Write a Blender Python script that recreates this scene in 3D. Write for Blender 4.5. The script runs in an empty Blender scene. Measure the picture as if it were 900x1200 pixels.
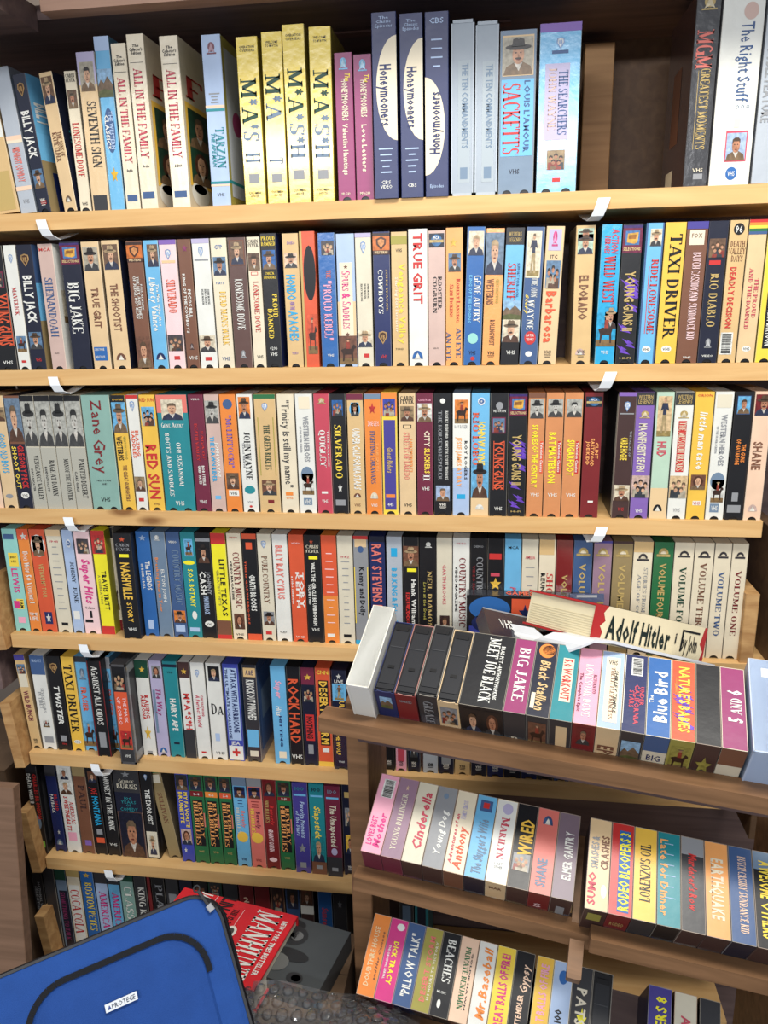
import bpy, math, random
from mathutils import Vector, Matrix
random.seed(7)
S = bpy.context.scene
COL = S.collection
V = Vector
# ------------------------------------------------------------------ camera
PITCH, YAW, ROLL, DIST, FPX, EYE = 0.26073, 0.14389, -0.02132, 1.15102, 910.278, 1.55
cp, sp, cy, sy = math.cos(PITCH), math.sin(PITCH), math.cos(YAW), math.sin(YAW)
FW = V((-sy*cp, cy*cp, -sp)); RT = V((cy, sy, 0)); UP = RT.cross(FW)
cr, sr = math.cos(ROLL), math.sin(ROLL)
RT, UP = RT*cr + UP*sr, UP*cr - RT*sr
CAM = V((0, -DIST, EYE))
cam = bpy.data.cameras.new('camera'); cob = bpy.data.objects.new('camera', cam); COL.objects.link(cob)
cam.sensor_fit = 'VERTICAL'; cam.sensor_height = 24; cam.lens = FPX*24/1200; cam.clip_start = .02
m = Matrix((RT, UP, -FW)).transposed().to_4x4(); m.translation = CAM; cob.matrix_world = m
S.camera = cob
def proj(P):
    c = P - CAM; z = c.dot(FW)
    return (450 + FPX*c.dot(RT)/z, 600 - FPX*c.dot(UP)/z)
def ray(u, v): return RT*((u-450)/FPX) - UP*((v-600)/FPX) + FW
def on_y(u, v, y):
    d = ray(u, v); return CAM + d*((y - CAM.y)/d.y)
def on_z(u, v, z):
    d = ray(u, v); return CAM + d*((z - CAM.z)/d.z)
# ------------------------------------------------------------------ world, lamps, exposure
W = bpy.data.worlds.new('room light'); S.world = W; W.use_nodes = True
W.node_tree.nodes['Background'].inputs[0].default_value = (.86, .92, 1, 1)
W.node_tree.nodes['Background'].inputs[1].default_value = .33
def area(name, loc, tgt, sx, sy_, power, col):
    l = bpy.data.lights.new(name, 'AREA'); l.shape = 'RECTANGLE'; l.size = sx; l.size_y = sy_; l.energy = power; l.color = col
    o = bpy.data.objects.new(name, l); COL.objects.link(o); o.location = loc
    o.rotation_euler = (V(tgt)-V(loc)).to_track_quat('-Z', 'Y').to_euler()
area('ceiling_lamp_light', (.25, -.8, 2.66), (.08, -.2, 1.1), .9, .26, 24, (1, .96, .88))
area('far_lamp_light', (-.5, -3.4, 2.37), (-.3, 0, 1.5), 2.4, .14, 46, (.97, .98, 1))
S.view_settings.view_transform = 'Standard'; S.view_settings.look = 'None'
S.view_settings.exposure = 0.43; S.view_settings.gamma = 1; S.view_settings.use_curve_mapping = False
# ------------------------------------------------------------------ materials
def lin(c):
    return tuple(((x/255)/12.92 if x/255 <= .04045 else ((x/255+.055)/1.055)**2.4) for x in c)
def mat(name, rough=.5, attr=True, col=(1, 1, 1), spec=.5, bump=0, bscale=60, coat=0, metal=0, mott=0, mscale=35):
    M = bpy.data.materials.new(name); M.use_nodes = True; n = M.node_tree.nodes; L = M.node_tree.links
    b = n['Principled BSDF']; b.inputs['Roughness'].default_value = rough; b.inputs['Specular IOR Level'].default_value = spec
    b.inputs['Coat Weight'].default_value = coat; b.inputs['Coat Roughness'].default_value = .12; b.inputs['Metallic'].default_value = metal
    src = None
    if attr:
        a = n.new('ShaderNodeAttribute'); a.attribute_name = 'Col'; src = a.outputs['Color']
    else:
        b.inputs['Base Color'].default_value = (*lin(col), 1)
        r = n.new('ShaderNodeRGB'); r.outputs[0].default_value = (*lin(col), 1); src = r.outputs[0]
    tc = n.new('ShaderNodeTexCoord')
    if mott:
        z = n.new('ShaderNodeTexNoise'); z.inputs['Scale'].default_value = mscale; z.inputs['Detail'].default_value = 5
        L.new(tc.outputs['Object'], z.inputs['Vector'])
        mr = n.new('ShaderNodeMapRange'); mr.inputs[1].default_value = .3; mr.inputs[2].default_value = .75
        mr.inputs[3].default_value = 1-mott; mr.inputs[4].default_value = 1+mott*.3; L.new(z.outputs[0], mr.inputs[0])
        mx = n.new('ShaderNodeVectorMath'); mx.operation = 'SCALE'; L.new(src, mx.inputs[0]); L.new(mr.outputs[0], mx.inputs['Scale']); src = mx.outputs[0]
    L.new(src, b.inputs['Base Color'])
    if bump:
        z = n.new('ShaderNodeTexNoise'); z.inputs['Scale'].default_value = bscale; z.inputs['Detail'].default_value = 4
        L.new(tc.outputs['Object'], z.inputs['Vector'])
        bp = n.new('ShaderNodeBump'); bp.inputs['Strength'].default_value = bump; bp.inputs['Distance'].default_value = .002
        L.new(z.outputs[0], bp.inputs['Height']); L.new(bp.outputs[0], b.inputs['Normal'])
    return M
CARD = mat('printed_card', .36, spec=.42, bump=.16, bscale=40, mott=.10)
GLOSS = mat('shrink_wrapped_card', .24, spec=.6, bump=.35, bscale=55, coat=.5)
INK = mat('printed_ink', .42, spec=.35)
PICM = mat('printed_photograph', .36, spec=.45, bump=.1, bscale=50, mott=.45, mscale=170)
PLAST = mat('black_plastic', .38, spec=.4)
CLAM = mat('satin_clamshell_plastic', .28, spec=.6, bump=.1, bscale=30)
PAPER = mat('paper', .7, spec=.2, mott=.06)
CLOTH = mat('woven_nylon', .75, spec=.25, bump=.5, bscale=900, mott=.12)
METAL = mat('chromed_metal', .25, metal=1)
def wood(name, c1, c2, sx=3, rough=.55, knots=True):
    M = bpy.data.materials.new(name); M.use_nodes = True; n = M.node_tree.nodes; L = M.node_tree.links; b = n['Principled BSDF']
    b.inputs['Roughness'].default_value = rough; b.inputs['Specular IOR Level'].default_value = .3
    tc = n.new('ShaderNodeTexCoord'); oi = n.new('ShaderNodeObjectInfo')
    ad = n.new('ShaderNodeVectorMath'); ad.operation = 'MULTIPLY_ADD'; ad.inputs[1].default_value = (1, 1, 1)
    sc = n.new('ShaderNodeVectorMath'); sc.operation = 'SCALE'; sc.inputs[0].default_value = (7, 13, 5); L.new(oi.outputs['Random'], sc.inputs['Scale'])
    L.new(tc.outputs['Object'], ad.inputs[0]); L.new(sc.outputs[0], ad.inputs[2])
    mp = n.new('ShaderNodeMapping'); mp.inputs['Scale'].default_value = (sx, 40, 40); L.new(ad.outputs[0], mp.inputs[0])
    z = n.new('ShaderNodeTexNoise'); z.inputs['Scale'].default_value = 1.6; z.inputs['Detail'].default_value = 6; z.inputs['Distortion'].default_value = .6
    L.new(mp.outputs[0], z.inputs['Vector'])
    cr_ = n.new('ShaderNodeValToRGB'); cr_.color_ramp.elements[0].position = .3; cr_.color_ramp.elements[1].position = .72
    cr_.color_ramp.elements[0].color = (*lin(c2), 1); cr_.color_ramp.elements[1].color = (*lin(c1), 1); L.new(z.outputs[0], cr_.inputs[0])
    out = cr_.outputs[0]
    if knots:
        vo = n.new('ShaderNodeTexVoronoi'); vo.inputs['Scale'].default_value = 1
        mp2 = n.new('ShaderNodeMapping'); mp2.inputs['Scale'].default_value = (3.2, 9, 9); L.new(ad.outputs[0], mp2.inputs[0]); L.new(mp2.outputs[0], vo.inputs['Vector'])
        r2 = n.new('ShaderNodeValToRGB'); r2.color_ramp.elements[0].position = .04; r2.color_ramp.elements[1].position = .1
        r2.color_ramp.elements[0].color = (.25, .13, .06, 1); r2.color_ramp.elements[1].color = (1, 1, 1, 1); L.new(vo.outputs['Distance'], r2.inputs[0])
        mm = n.new('ShaderNodeMix'); mm.data_type = 'RGBA'; mm.blend_type = 'MULTIPLY'; mm.inputs['Factor'].default_value = .8
        L.new(out, mm.inputs['A']); L.new(r2.outputs[0], mm.inputs['B']); out = mm.outputs['Result']
    L.new(out, b.inputs['Base Color'])
    bp = n.new('ShaderNodeBump'); bp.inputs['Strength'].default_value = .25; bp.inputs['Distance'].default_value = .002
    L.new(z.outputs[0], bp.inputs['Height']); L.new(bp.outputs[0], b.inputs['Normal'])
    return M
PINE = wood('pine', (219, 180, 124), (202, 158, 102))
OAKY = wood('stained_pine', (140, 104, 74), (104, 76, 52), rough=.5)
DARKW = wood('dark_rough_wood', (120, 100, 96), (92, 76, 76), knots=False)
VENEER = wood('brown_veneer', (104, 80, 58), (84, 62, 46), sx=40, knots=False)
PLY = wood('plywood', (200, 160, 108), (160, 118, 74), sx=14)
# ------------------------------------------------------------------ mesh collector
class MB:
    def __init__(s): s.v = []; s.f = []; s.c = []; s.m = []
    def poly(s, pts, col, mi=0):
        k = len(s.v); s.v += [tuple(p) for p in pts]; s.f.append(tuple(range(k, k+len(pts)))); s.c.append(col); s.m.append(mi)
    def box(s, o, ax, ay, az, col, cols=None, mi=0, c=0):
        # o = corner, three edge vectors; cols may override (-x,+x,-y,+y,-z,+z); c = chamfer of the four edges along az
        o, ax, ay, az = V(o), V(ax), V(ay), V(az); cc = cols or [col]*6
        if c:
            ux, uy = ax.normalized()*c, ay.normalized()*c
            lo = [o+ux, o+ax-ux, o+ax+uy, o+ax+ay-uy, o+ax+ay-ux, o+ay+ux, o+ay-uy, o+uy]
        else: lo = [o, o+ax, o+ax+ay, o+ay]
        hi = [p+az for p in lo]; n = len(lo)
        s.poly(lo[::-1], cc[4], mi); s.poly(hi, cc[5], mi)
        side = [cc[2], None, cc[1], None, cc[3], None, cc[0], None] if c else [cc[2], cc[1], cc[3], cc[0]]
        for i in range(n):
            j = (i+1) % n; s.poly([lo[i], lo[j], hi[j], hi[i]], side[i] or col, mi)
    def build(s, name, mats, parent=None, smooth=False, **props):
        me = bpy.data.meshes.new(name); me.from_pydata(s.v, [], s.f)
        mats = mats if isinstance(mats, (list, tuple)) else [mats]
        for m_ in mats: me.materials.append(m_)
        ca = me.color_attributes.new('Col', 'FLOAT_COLOR', 'CORNER'); d = []
        for f, c in zip(s.f, s.c):
            r = (*lin(c), 1.0); d += r*len(f)
        ca.data.foreach_set('color', d)
        me.polygons.foreach_set('material_index', s.m)
        if smooth: me.polygons.foreach_set('use_smooth', [True]*len(s.f))
        me.update()
        o = bpy.data.objects.new(name, me); COL.objects.link(o)
        if parent: o.parent = parent
        for k, v_ in props.items(): o[k] = v_
        return o
def empty(name, mw, **props):
    o = bpy.data.objects.new(name, None); COL.objects.link(o); o.empty_display_size = .03
    o.matrix_world = mw if isinstance(mw, Matrix) else Matrix.Translation(V(mw))
    for k, v_ in props.items(): o[k] = v_
    return o
# ------------------------------------------------------------------ lettering
GC = {}
def glyph(ch, bold):
    k = (ch, bold)
    if k not in GC:
        cu = bpy.data.curves.new('g', 'FONT'); cu.body = ch; cu.size = 1; cu.resolution_u = 1; cu.offset = .03 if bold else .008
        ob = bpy.data.objects.new('g', cu); me = bpy.data.meshes.new_from_object(ob)
        vs = [(v_.co.x, v_.co.y) for v_ in me.vertices]; fs = [tuple(p.vertices) for p in me.polygons]
        bpy.data.objects.remove(ob); bpy.data.curves.remove(cu); bpy.data.meshes.remove(me)
        if vs:
            x0 = min(a for a, b in vs); w = max(a for a, b in vs)-x0; vs = [((a-x0)/.72, b/.72) for a, b in vs]; w /= .72
        else: w = .3
        GC[k] = (vs, fs, w)
    return GC[k]
# slab serif capitals drawn from strokes: h/v thin or thick bars, arcs, serifs
SER = {
'A': (.95, 'd.1,0,.46,1 D.5,1,.82,0 h.22,.7,.33 s.1,0 s.83,0'), 'B': (.8, 'v.2 a.34,.76,.3,.24 a.36,.26,.36,.26 s.2,0 s.2,1'),
'C': (.85, 'A.45,.5,.38,.5,45,315 v.8,.68,.92,1'), 'D': (.9, 'v.2 A.3,.5,.5,.5,-90,90 h.1,.34,.97 h.1,.34,.03'),
'E': (.8, 'v.2 h.1,.7,.97 h.2,.55,.5 h.1,.72,.03 v.7,.78,1,1 v.72,0,.24,1 s.2,0'), 'F': (.76, 'v.2 h.1,.7,.97 h.2,.55,.5 v.7,.76,1,1 s.2,0'),
'G': (.9, 'A.45,.5,.38,.5,45,315 v.76,0,.42 s.76,.42'), 'H': (.95, 'v.2 v.76 h.2,.76,.5 s.2,0 s.2,1 s.76,0 s.76,1'), 'I': (.42, 'v.2 s.2,0 s.2,1'),
'J': (.6, 'v.38,.15,1 A.22,.16,.18,.16,180,360 s.38,1'), 'K': (.9, 'v.2 d.24,.42,.74,1 D.36,.55,.76,0 s.2,0 s.2,1 s.76,0 s.72,1'),
'L': (.74, 'v.2 h.1,.68,.03 v.68,0,.28,1 s.2,0 s.2,1'), 'M': (1.1, 'v.16,0,1,1 D.16,1,.54,.1 d.54,.1,.92,1 v.92 s.14,0 s.14,1 s.92,0 s.92,1'),
'N': (.95, 'v.16,0,1,1 D.16,1,.78,0 v.78,0,1,1 s.14,0 s.14,1 s.78,1'), 'O': (.95, 'A.47,.5,.4,.5,0,360'), 'P': (.78, 'v.2 a.36,.72,.34,.28 s.2,0 s.2,1'),
'Q': (.95, 'A.47,.5,.4,.5,0,360 D.5,.2,.86,-.12'), 'R': (.88, 'v.2 a.34,.74,.32,.26 D.42,.48,.78,0 s.2,0 s.2,1 s.8,0'),
'S': (.72, 'A.36,.74,.28,.26,40,270 A.36,.26,.3,.26,-140,90 v.64,.76,.98,1 v.07,.02,.24,1'), 'T': (.86, 'v.42 h.04,.8,.97 v.05,.76,1,1 v.79,.76,1,1 s.42,0'),
'U': (.92, 'v.2,.25,1 A.47,.26,.28,.26,180,360 v.75,.25,1,1 s.2,1 s.75,1'), 'V': (.92, 'D.12,1,.46,0 d.48,0,.82,1 s.12,1 s.82,1'),
'W': (1.25, 'D.1,1,.36,0 d.38,0,.62,1 D.62,1,.88,0 d.9,0,1.12,1 s.1,1 s.62,1 s1.12,1'), 'X': (.9, 'D.14,1,.76,0 d.12,0,.76,1 s.14,1 s.76,1 s.12,0 s.76,0'),
'Y': (.9, 'D.12,1,.45,.5 d.45,.5,.8,1 v.45,0,.5 s.12,1 s.8,1 s.45,0'), 'Z': (.8, 'h.1,.72,.97 D.7,1,.1,0 h.08,.74,.03')}
def serif(ch):
    k = (ch, 'f')
    if k in GC: return GC[k]
    w, ops = SER[ch]; q = []; T_, t_ = .22, .09
    def quad(*p): q.append(p)
    for op in ops.split():
        c = op[0]; a = [float(x) for x in op[1:].split(',')]
        if c == 'v':
            x = a[0]; y0, y1 = (a[1], a[2]) if len(a) > 2 else (0, 1); h = (t_ if len(a) > 3 else T_)/2
            quad((x-h, y0), (x+h, y0), (x+h, y1), (x-h, y1))
        elif c == 'h': quad((a[0], a[2]-.035), (a[1], a[2]-.035), (a[1], a[2]+.035), (a[0], a[2]+.035))
        elif c in 'dD':
            h = (T_*1.08 if c == 'D' else t_*1.1)/2; quad((a[0]-h, a[1]), (a[2]-h, a[3]), (a[2]+h, a[3]), (a[0]+h, a[1]))
        elif c == 's':
            y = a[1]; y0, y1 = (y, y+.08) if y < .5 else (y-.08, y); quad((a[0]-.17, y0), (a[0]+.17, y0), (a[0]+.17, y1), (a[0]-.17, y1))
        else:
            if c == 'a': a = a+[-90, 90]; quad((.2, a[1]+a[3]-.06), (a[0], a[1]+a[3]-.06), (a[0], a[1]+a[3]), (.2, a[1]+a[3])); quad((.2, a[1]-a[3]), (a[0], a[1]-a[3]), (a[0], a[1]-a[3]+.06), (.2, a[1]-a[3]+.06))
            cx, cy_, rx, ry, a0, a1 = a; N = max(5, int(abs(a1-a0)/28)); pr = None
            for i in range(N+1):
                an = math.radians(a0+(a1-a0)*i/N); co, si = math.cos(an), math.sin(an)
                wd = .08+.13*co*co
                o_ = (cx+rx*co, cy_+ry*si); i_ = (cx+(rx-wd)*co, cy_+(ry-.08)*si)
                if pr: quad(pr[0], o_, i_, pr[1])
                pr = (o_, i_)
    vs = []; fs = []
    for p in q:
        n = len(vs); vs += list(p); fs.append((n, n+1, n+2, n+3))
    GC[k] = (vs, fs, w); return GC[k]
def layout(text, font):
    """glyph polygons of a line, scaled to a unit box"""
    out = []; x = 0
    for ch in text:
        if ch == ' ': x += .34; continue
        if font == 'f' and ch.upper() in SER:
            vs, fs, w = serif(ch.upper()); sc = .78 if ch.islower() else 1; gap = .03
        else:
            vs, fs, w = glyph(ch, font != 'n'); sc = 1; gap = .11
        sh = .2 if font == 'i' else 0
        out.append(([(x+(a+sh*b)*sc, b*sc) for a, b in vs], fs)); x += w*sc+gap
    x = max(x-.05, .2)
    return [([(a/x, b) for a, b in vs], fs) for vs, fs in out]
# ------------------------------------------------------------------ palette: code -> (word used in labels, colour)
PAL = dict(w=('white', (222, 222, 214)), cr=('cream', (226, 212, 182)), iv=('ivory', (214, 205, 180)), k=('black', (26, 26, 30)), dk=('charcoal', (52, 52, 56)),
 gy=('grey', (140, 142, 146)), sv=('silver grey', (172, 180, 190)), r=('red', (206, 44, 42)), dr=('dark red', (128, 30, 34)), mr=('maroon', (118, 36, 62)), rs=('rose red', (204, 66, 86)),
 o=('orange', (238, 130, 44)), lo=('light orange', (244, 160, 82)), rd=('orange red', (226, 82, 44)), y=('yellow', (240, 206, 52)), yy=('bright yellow', (240, 228, 20)), gd=('golden yellow', (238, 186, 56)),
 tn=('tan', (214, 176, 116)), bs=('beige', (222, 188, 138)), pc=('peach', (236, 196, 164)), dp=('dusty pink', (204, 172, 160)), br=('brown', (122, 76, 54)), db=('dark brown', (70, 46, 44)), ol=('olive', (160, 150, 60)),
 nv=('navy', (30, 42, 98)), dn=('dark navy', (26, 30, 52)), b=('blue', (38, 100, 176)), sk=('sky blue', (98, 178, 226)), cy=('bright cyan', (24, 164, 220)), lb=('pale blue', (164, 188, 224)),
 pu=('purple', (128, 92, 178)), dv=('violet blue', (70, 62, 150)), lv=('lavender', (178, 170, 204)), mv=('mauve', (152, 118, 140)), pk=('pink', (238, 160, 184)), hp=('hot pink', (222, 50, 132)), mg=('magenta', (156, 50, 108)), pp=('pale pink', (240, 202, 204)),
 tl=('teal', (28, 136, 146)), aq=('aqua', (138, 206, 196)), sg=('sage green', (130, 172, 160)), mn=('mint', (176, 206, 182)), g=('green', (34, 110, 62)), lg=('lime', (130, 200, 60)), dg=('dark green', (24, 70, 52)), gb=('grey blue', (106, 130, 156)), cb=('steel blue', (60, 90, 140)),
 sn=('salmon', (226, 110, 98)), wd=('wood-grain orange', (212, 134, 78)), bz=('gilt', (190, 160, 90)), bp=('periwinkle blue', (60, 72, 180)), sk2=('skin', (206, 156, 124)), gc=('translucent grey', (128, 142, 156)), gl2=('pale grey', (160, 172, 180)), bw=('grey', (172, 170, 156)), gm=('greyish mauve', (124, 104, 118)), wb=('weathered brown', (150, 128, 84)), cc=('cocoa brown', (96, 66, 60)))
def C_(k):
    c = PAL[k][1]; g = (c[0]*.3+c[1]*.59+c[2]*.11); return tuple(x*.86+g*.14 for x in c)
def word(k): return PAL[k][0]
def mixc(a, b, t): return tuple(a[i]*(1-t)+b[i]*t for i in range(3))
PICW = dict(hat='a hatted portrait', man='a portrait', woman='a portrait of a woman', group='a group picture', fig='a standing figure', horse='a rider picture', land='a landscape picture',
            bwhat='a black and white hatted portrait', bwman='a black and white portrait', wb='a blue shield emblem', wbo='a gold shield emblem', wbc='a brown emblem block', fox='a maroon emblem block', peak='a mountain emblem', eye='an eye emblem', globe='a globe emblem', bar='a barcode', zig='purple zigzags', star='a star', cup='a cup', vol='a small sunrise emblem', leaf='an emblem')
class Face:
    """prints onto a rectangle: o = top-left corner, e = right vector, d = down vector, n = outward normal"""
    def __init__(s, o, e, d, n, ink, pic): s.o, s.e, s.d, s.n, s.ink, s.pic, s.l = V(o), V(e), V(d), V(n), ink, pic, 0; s.small = ink
    def new(s, nm):
        if s.pic.f or getattr(s.pic, 'subs', None) is not None:
            pass
        s.pic.marks = getattr(s.pic, 'marks', []); s.pic.marks.append((nm, len(s.pic.f)))
    def P(s, u, v, l=0): return s.o+s.e*u+s.d*v+s.n*(.00018+.00012*l)
    def rect(s, mb, u0, u1, v0, v1, col, l=0): mb.poly([s.P(u0, v1, l), s.P(u1, v1, l), s.P(u1, v0, l), s.P(u0, v0, l)], col)
    def ell(s, mb, cu, cv, ru, rv, col, l=0, n=14, a0=0, a1=360):
        mb.poly([s.P(cu+ru*math.cos(math.radians(a0+(a1-a0)*i/n)), cv+rv*math.sin(math.radians(a0+(a1-a0)*i/n)), l) for i in range(n if a1-a0 == 360 else n+1)], col)
    def pg(s, mb, pts, col, l=0): mb.poly([s.P(u, v, l) for u, v in pts], col)
    def text(s, mode, txt, v0, v1, u0, u1, col, font, l=3):
        D_ = s.small if mode == 'h' else s.ink
        if mode != 'h': q_ = (u1-u0)*.07; u0, u1 = max(.02, u0-q_), min(.98, u1+q_)
        if D_ is s.ink and s.ink is not s.small: s.ink.marks = getattr(s.ink, 'marks', []); s.ink.marks.append(('title_lettering', len(s.ink.f)))
        for vs, fs in layout(txt, font):
            pts = []
            for a, b in vs:
                if mode == 't': pts.append(s.P(u0+b*(u1-u0), v0+a*(v1-v0), l))
                elif mode == 'r': pts.append(s.P(u1-b*(u1-u0), v1-a*(v1-v0), l))
                else: pts.append(s.P(u0+a*(u1-u0), v1-b*(v1-v0), l))
            k = len(D_.v); D_.v += [tuple(p) for p in pts]
            for f in fs: D_.f.append(tuple(k+i for i in f)); D_.c.append(col); D_.m.append(0)
    def pict(s, kind, v0, v1, u0=.08, u1=.92, bg=None):
        mb = s.pic; R_ = lambda a, b, c, d, col, l=1: s.rect(mb, u0+(u1-u0)*a, u0+(u1-u0)*b, v0+(v1-v0)*c, v0+(v1-v0)*d, col, l)
        E_ = lambda a, b, ra, rb, col, l=2, **k: s.ell(mb, u0+(u1-u0)*a, v0+(v1-v0)*b, ra*(u1-u0), rb*(v1-v0), col, l, **k)
        G_ = lambda pts, col, l=1: s.pg(mb, [(u0+(u1-u0)*a, v0+(v1-v0)*b) for a, b in pts], col, l)
        rnd = random.Random(int(v0*1000)+len(s.pic.v)); bwm = kind.startswith('bw')
        bgc = C_(bg) if bg else rnd.choice([(96, 128, 160), (150, 128, 96), (72, 66, 70), (176, 168, 150), (110, 84, 66)])
        hatc = rnd.choice([(44, 36, 34), (86, 64, 46), (178, 152, 116), (110, 92, 72)]); skin = rnd.choice([(202, 150, 118), (184, 128, 98), (214, 168, 136)]); coat = rnd.choice([(48, 54, 78), (90, 62, 48), (62, 62, 64), (120, 96, 70)])
        if bwm: bgc, hatc, skin, coat = (176, 176, 168), (46, 46, 46), (196, 194, 186), (70, 70, 70)
        if kind in ('hat', 'man', 'bwhat', 'bwman', 'woman'):
            R_(0, 1, 0, 1, bgc); G_([(0, 1), (.1, .78), (.38, .66), (.66, .66), (.92, .78), (1, 1)], coat, 2)
            G_([(.36, .68), (.64, .68), (.52, .9)], (206, 200, 190), 3)
            if kind == 'woman': E_(.5, .46, .34, .36, (84, 50, 36), 2)
            E_(.5, .46, .2, .26, skin, 4); G_([(.5, .44), (.56, .54), (.48, .54)], mixc(skin, (60, 30, 20), .3), 5)
            for ex in (.42, .58): E_(ex, .42, .035, .02, (40, 30, 28), 5, n=6)
            E_(.5, .6, .07, .018, (120, 50, 44) if not bwm else (60, 60, 60), 5, n=8)
            if 'hat' in kind:
                E_(.5, .27, .44, .075, hatc, 6); G_([(.28, .26), (.32, .06), (.44, .03), (.5, .06), (.58, .03), (.69, .07), (.72, .26)], hatc, 6); G_([(.29, .25), (.71, .25), (.7, .2), (.3, .2)], mixc(hatc, (0, 0, 0), .4), 7)
                G_([(.42, .545), (.58, .545), (.62, .59), (.38, .59)], (60, 44, 36), 6)
            elif kind != 'woman': G_([(.3, .4), (.3, .24), (.42, .17), (.6, .17), (.7, .25), (.7, .4), (.64, .3), (.38, .3)], hatc, 6)
        elif kind == 'group':
            R_(0, 1, 0, 1, bgc)
            for i, (a, b) in enumerate(((.22, .42), (.5, .32), (.78, .44), (.36, .62), (.66, .64))):
                G_([(a-.17, 1), (a-.14, b+.2), (a+.14, b+.2), (a+.17, 1)], rnd.choice([coat, (140, 60, 50), (54, 60, 66), (180, 170, 150)]), 2+i*.4)
                E_(a, b, .1, .12, skin, 2.2+i*.4, n=10); G_([(a-.11, b), (a-.1, b-.12), (a, b-.16), (a+.1, b-.12), (a+.11, b), (a, b-.07)], hatc, 2.3+i*.4)
        elif kind == 'fig':
            R_(0, 1, 0, 1, bgc); R_(0, 1, .86, 1, (150, 130, 80), 2); E_(.5, .1, .1, .06, skin, 3); G_([(.32, .17), (.68, .17), (.8, .36), (.62, .32), (.62, .46), (.36, .46), (.38, .32), (.2, .36)], coat, 3)
            G_([(.36, .46), (.62, .46), (.66, .66), (.72, .92), (.58, .92), (.5, .62), (.4, .92), (.26, .92), (.34, .66)], (170, 150, 110), 3); G_([(.38, .08), (.6, .08), (.58, .02), (.42, .02)], hatc, 4)
        elif kind == 'horse':
            R_(0, 1, 0, 1, bgc); R_(0, 1, .8, 1, (132, 104, 66), 2)
            G_([(.1, .5), (.3, .44), (.68, .46), (.8, .3), (.94, .36), (.96, .44), (.84, .46), (.78, .62), (.8, .9), (.72, .9), (.68, .66), (.32, .66), (.26, .9), (.18, .9), (.2, .64)], (58, 38, 30), 3)
            G_([(.4, .46), (.42, .22), (.6, .22), (.62, .46)], (150, 60, 46), 4); E_(.51, .16, .07, .07, skin, 4, n=8); E_(.51, .12, .15, .025, hatc, 5, n=8)
        elif kind == 'land':
            R_(0, 1, 0, 1, (150, 190, 224)); G_([(0, .6), (.2, .36), (.4, .5), (.66, .26), (1, .56), (1, 1), (0, 1)], (120, 98, 76), 2); G_([(0, .8), (.4, .7), (1, .78), (1, 1), (0, 1)], (92, 96, 54), 3)
        elif kind in ('wb', 'wbo'):
            c1, c2 = ((128, 160, 206), (226, 228, 228)) if kind == 'wb' else ((176, 140, 90), (70, 40, 26))
            G_([(.2, .1), (.5, 0), (.8, .1), (.84, .45), (.5, 1), (.16, .45)], c1, 2); G_([(.29, .18), (.5, .1), (.71, .18), (.74, .44), (.5, .85), (.26, .44)], c2, 3)
            for q, a in ((.34, 'W'), (.51, 'B')): s.text('h', a, v0+(v1-v0)*.62, v0+(v1-v0)*.26, u0+(u1-u0)*q, u0+(u1-u0)*(q+.15), c1, 's', 5) if False else s.text('h', a, v0+(v1-v0)*.26, v0+(v1-v0)*.62, u0+(u1-u0)*q, u0+(u1-u0)*(q+.15), c1, 's', 5)
        elif kind == 'wbc':
            R_(0, 1, 0, 1, (206, 112, 44)); R_(0, 1, .0, .14, (60, 34, 24), 2); R_(0, 1, .8, 1, (64, 34, 26), 2); G_([(.2, .28), (.5, .16), (.8, .28), (.78, .52), (.5, .78), (.22, .52)], (84, 46, 28), 3); G_([(.3, .34), (.5, .26), (.7, .34), (.68, .5), (.5, .66), (.32, .5)], (220, 150, 90), 4)
            s.text('h', 'WESTERNS', v0+(v1-v0)*.83, v0+(v1-v0)*.95, u0+(u1-u0)*.1, u0+(u1-u0)*.9, (216, 190, 150), 's', 4)
        elif kind == 'fox':
            R_(0, 1, 0, 1, (110, 26, 62)); R_(.14, .86, .2, .72, (74, 120, 176), 2); G_([(.22, .62), (.25, .3), (.8, .26), (.76, .62), (.6, .68)], (222, 170, 70), 3); G_([(.3, .5), (.32, .36), (.7, .34), (.68, .5)], (160, 104, 40), 4)
            R_(0, 1, 0, .1, (60, 40, 110), 2); s.text('h', 'SELECTIONS', v0+(v1-v0)*.8, v0+(v1-v0)*.92, u0+(u1-u0)*.06, u0+(u1-u0)*.94, (206, 180, 130), 's', 4)
        elif kind == 'peak':
            c = C_(bg) if bg else (110, 90, 70); E_(.5, .95, .48, .9, c, 2, a0=180, a1=360); G_([(.22, .95), (.42, .45), (.5, .3), (.6, .5), (.78, .95)], (226, 222, 210), 3)
        elif kind == 'eye': E_(.5, .5, .4, .45, (226, 230, 236), 2); E_(.5, .5, .3, .25, (70, 110, 170), 3); E_(.5, .5, .1, .12, (226, 230, 236), 4)
        elif kind == 'globe': R_(0, 1, 0, 1, (24, 30, 48)); E_(.5, .5, .36, .42, (60, 110, 160), 2); s.text('h', 'MCA', v0+(v1-v0)*.2, v0+(v1-v0)*.42, u0+(u1-u0)*.3, u0+(u1-u0)*.7, (226, 226, 226), 's', 4); R_(.04, .96, .46, .66, (196, 170, 110), 3)
        elif kind == 'bar':
            R_(0, 1, 0, 1, (232, 232, 226)); q = .06
            while q < .92:
                w = rnd.choice([.02, .035, .05]); R_(.12, .88, q, q+w, (24, 24, 24), 2); q += w+rnd.choice([.02, .035])
        elif kind == 'zig':
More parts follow.
